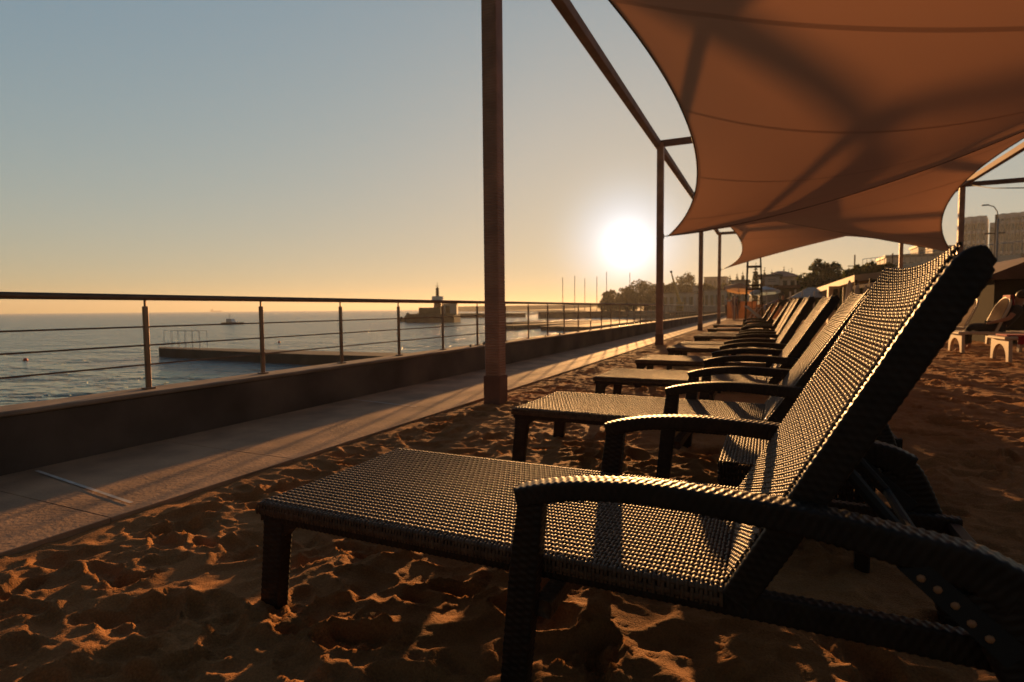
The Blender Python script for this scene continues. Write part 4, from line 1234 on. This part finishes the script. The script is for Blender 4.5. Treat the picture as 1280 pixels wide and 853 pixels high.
# leaning crane jib on the headland
p = at(850, 380, 140); q = at(839, 341, 140)
t = empty('crane', (p[0], 140, 0), label='small yellow crane with a leaning jib before the headland trees', cat='crane')
b = MB(); b.box((0, 0, 1.1), (1.6, 1.6, 2.2), bev=.1); b.build('cab', M['orange_metal'], t)
b = MB(); b.tube([(0, 0, 2.0), ((q[0] - p[0]) * .6, 0, 2.0 + (q[2] - 2.0) * .6), (q[0] - p[0], 0, q[2])], [.42, .28, .14], 6); b.build('jib', M['orange_metal'], t)
b = MB(); b.box((q[0] - p[0], 0, q[2] + .2), (.5, .4, .5), bev=.05); b.build('jib_head', M['bldg_dark'], t)

# folding beach chair with pale blue cloth
p = ground_at(941, 33)
t = empty('beach_chair', p, rz=R(200), label='folding beach chair with tilted pale blue cloth beside the steel tower', cat='beach chair')
b = MB(); b.add([(-.45, -.3, .25), (.35, -.3, .95), (.35, .3, .95), (-.45, .3, .25), (-.47, -.3, .27), (.33, -.3, .97), (.33, .3, .97), (-.47, .3, .27)], [(3, 2, 1, 0), (4, 5, 6, 7), (0, 1, 5, 4), (1, 2, 6, 5), (2, 3, 7, 6), (3, 0, 4, 7)]); b.build('cloth', M['blue_cloth'], t)
b = MB()
for s in (-.31, .31):
    b.tube([(-.55, s, .2), (.38, s, 1.0)], .018, 6); b.tube([(-.35, s, .9), (.35, s, 0)], .018, 6); b.tube([(-.55, s, .2), (-.45, s, 0)], .018, 6)
b.build('chair_frame', M['bldg_white'], t)

# people on the beach
p = at(893.5, 390, 51); person((-3.15 if p[0] < -3.7 else p[0], 51, WALK_Z), R(-80), 'person in a pale shirt and dark trousers walking on the walkway by the fourth post', top=M['white_cloth'], bottom=M['dark_cloth'], h=1.8)
p = ground_at(917.5, 41); person(p, R(-60), 'person in a mauve top and shorts standing left of the couple before the orange parasol', 'standing couple', top=M['purple_cloth'], bottom=None, h=1.78)
p = ground_at(921.5, 41.3); person(p, R(-140), 'person with long hair in a grey dark top standing right of the couple', 'standing couple', top=M['dark_cloth'], bottom=M['purple_cloth'], h=1.68, long_hair=True)
p = ground_at(959, 33.5); person(p, R(20), 'person in a grey shirt bending forward under the pale blue parasol', pose='bend', top=M['grey_cloth'], bottom=M['grey_cloth'], h=1.78)
p = ground_at(978, 36); person(p, R(-90), 'person in a dark top standing half hidden behind the farthest lounger backs', top=M['dark_cloth'], bottom=None, h=1.66)

# ------------------------------------------------------------------ right hand side: kiosk and plastic loungers
a, c = at(1243, 358, 16.5), at(1345, 346, 16.5)
t = empty('beach_hut', ((a[0] + c[0]) / 2, 17.9, 0), label='dark beach hut with a brown gabled roof at the right edge', cat='hut')
w = c[0] - a[0]
b = MB(); b.box((0, 0, .72), (w, 2.8, 1.6)); b.build('wall', M['bldg_dark'], t)
b = MB()
b.prism([(-w / 2 - .25, 1.50), (w / 2 + .25, 1.50), (w / 2 + .25, 1.56), (0.1, 2.05), (-w / 2 - .25, 1.56)], -1.75, 1.75); b.build('roof', M['roof_brown'], t)
b = MB(); b.box((0, -1.42, .98), (w * .7, .04, .12)); b.build('counter', M['cream'], t)


def plastic_lounger(loc, label, rz=0):
    t = empty('plastic_lounger', loc, rz=rz, label=label, cat='plastic lounger', group='cream plastic loungers at the right')
    b = MB(); b.box((.62, 0, .385), (1.30, .66, .05), bev=.012)
    for k in range(8): b.box((.12 + k * .15, 0, .413), (.09, .56, .008), bev=.003)
    b.build('seat', M['plastic'], t)
    for x in (.02, 1.12):
        b = MB(); n = 10; hw_ = .32
        out = [(-hw_ - .02, -.03), (-hw_ + .055, -.03)]
        out += [(-hw_ + .075 + (hw_ - .075) * (1 - math.cos(math.pi / 2 * q)), .05 + .235 * math.sin(math.pi / 2 * q)) for q in np.linspace(0, 1, n)]
        out += [(hw_ - .075 - (hw_ - .075) * (1 - math.cos(math.pi / 2 * q)), .05 + .235 * math.sin(math.pi / 2 * q)) for q in np.linspace(1, 0, n)][1:]
        out += [(hw_ - .055, -.03), (hw_ + .02, -.03), (hw_, .36), (-hw_, .36)]
        b.prism(out, x, x + .05, axis='x'); b.build('leg_frame', M['plastic'], t)
    # rounded reclined back: brown panel inside a cream rim
    for nm_, m_, g_, th in (('back_rim', M['plastic'], 0.0, .035), ('back_panel', M['wood_brown'], .035, .05)):
        pts = [(-.30 + g_, 0), (.30 - g_, 0)] + [((.30 - g_) * math.cos(q), .42 + (.30 - g_) * math.sin(q)) for q in np.linspace(0, math.pi, 14)]
        n = len(pts); an = R(68)
        V = [(.55 + z * math.cos(an) - o_ * math.sin(an), y, .40 + z * math.sin(an) + o_ * math.cos(an)) for o_ in (-th / 2, th / 2) for y, z in pts]
        b = MB(); b.add(V, [tuple(range(n - 1, -1, -1)), tuple(range(n, 2 * n))] + [(i, (i + 1) % n, n + (i + 1) % n, n + i) for i in range(n)]); b.build(nm_, m_, t)
    return t


plastic_lounger((3.30, 13.48, 0), 'cream plastic lounger with arched legs behind the nearest lounger back, left one', R(4))
plastic_lounger((3.52, 16.1, 0), 'cream plastic lounger farthest back, beside the dark beach hut', R(2))
plastic_lounger((3.42, 11.58, 0), 'cream plastic lounger with arched legs at the right edge, nearer one', R(3))
person((3.95, 13.45, .0), R(170), 'person in dark clothes sitting on the left cream plastic lounger', 'people resting at the right', pose='sit', top=M['dark_cloth'], bottom=M['dark_cloth'], h=1.7)
b = MB(); b.box((.35, 0, .425), (.62, .5, .025), bev=.008); b.box((.40, -.335, .36), (.5, .02, .14), bev=.006)
o = b.build('towel', M['red_cloth']); o.location = (3.42, 11.60, 0); tag(o, 'dark red towel spread over the nearer cream plastic lounger', 'towel')
b = MB()
b.prism([(-.03, -.22), (-.016, -.22), (-.010, .012), (.012, .016), (.040, -.17), (.054, -.165), (.026, .030), (-.02, .028)], -.2, .16)
o = b.build('towel', M['red_cloth']); o.location = (4.115, 13.55, 1.07); tag(o, 'bright red towel hung over the back of the left cream plastic lounger', 'towel')

# ------------------------------------------------------------------ air
hz = MB(); hz.box((-550, 1500, 19.5), (4300, 4000, 46))
ho = hz.build('haze', None); ho['kind'] = 'stuff'
hm = bpy.data.materials.new('haze_air'); hm.use_nodes = True
N = hm.node_tree.nodes; L = hm.node_tree.links
N.remove(N['Principled BSDF'])
pv_ = N.new('ShaderNodeVolumePrincipled'); pv_.inputs['Color'].default_value = (.9, .86, .80, 1)
pv_.inputs['Density'].default_value = .00036; pv_.inputs['Anisotropy'].default_value = .35
L.new(pv_.outputs[0], N['Material Output'].inputs['Volume'])
ho.data.materials.append(hm)
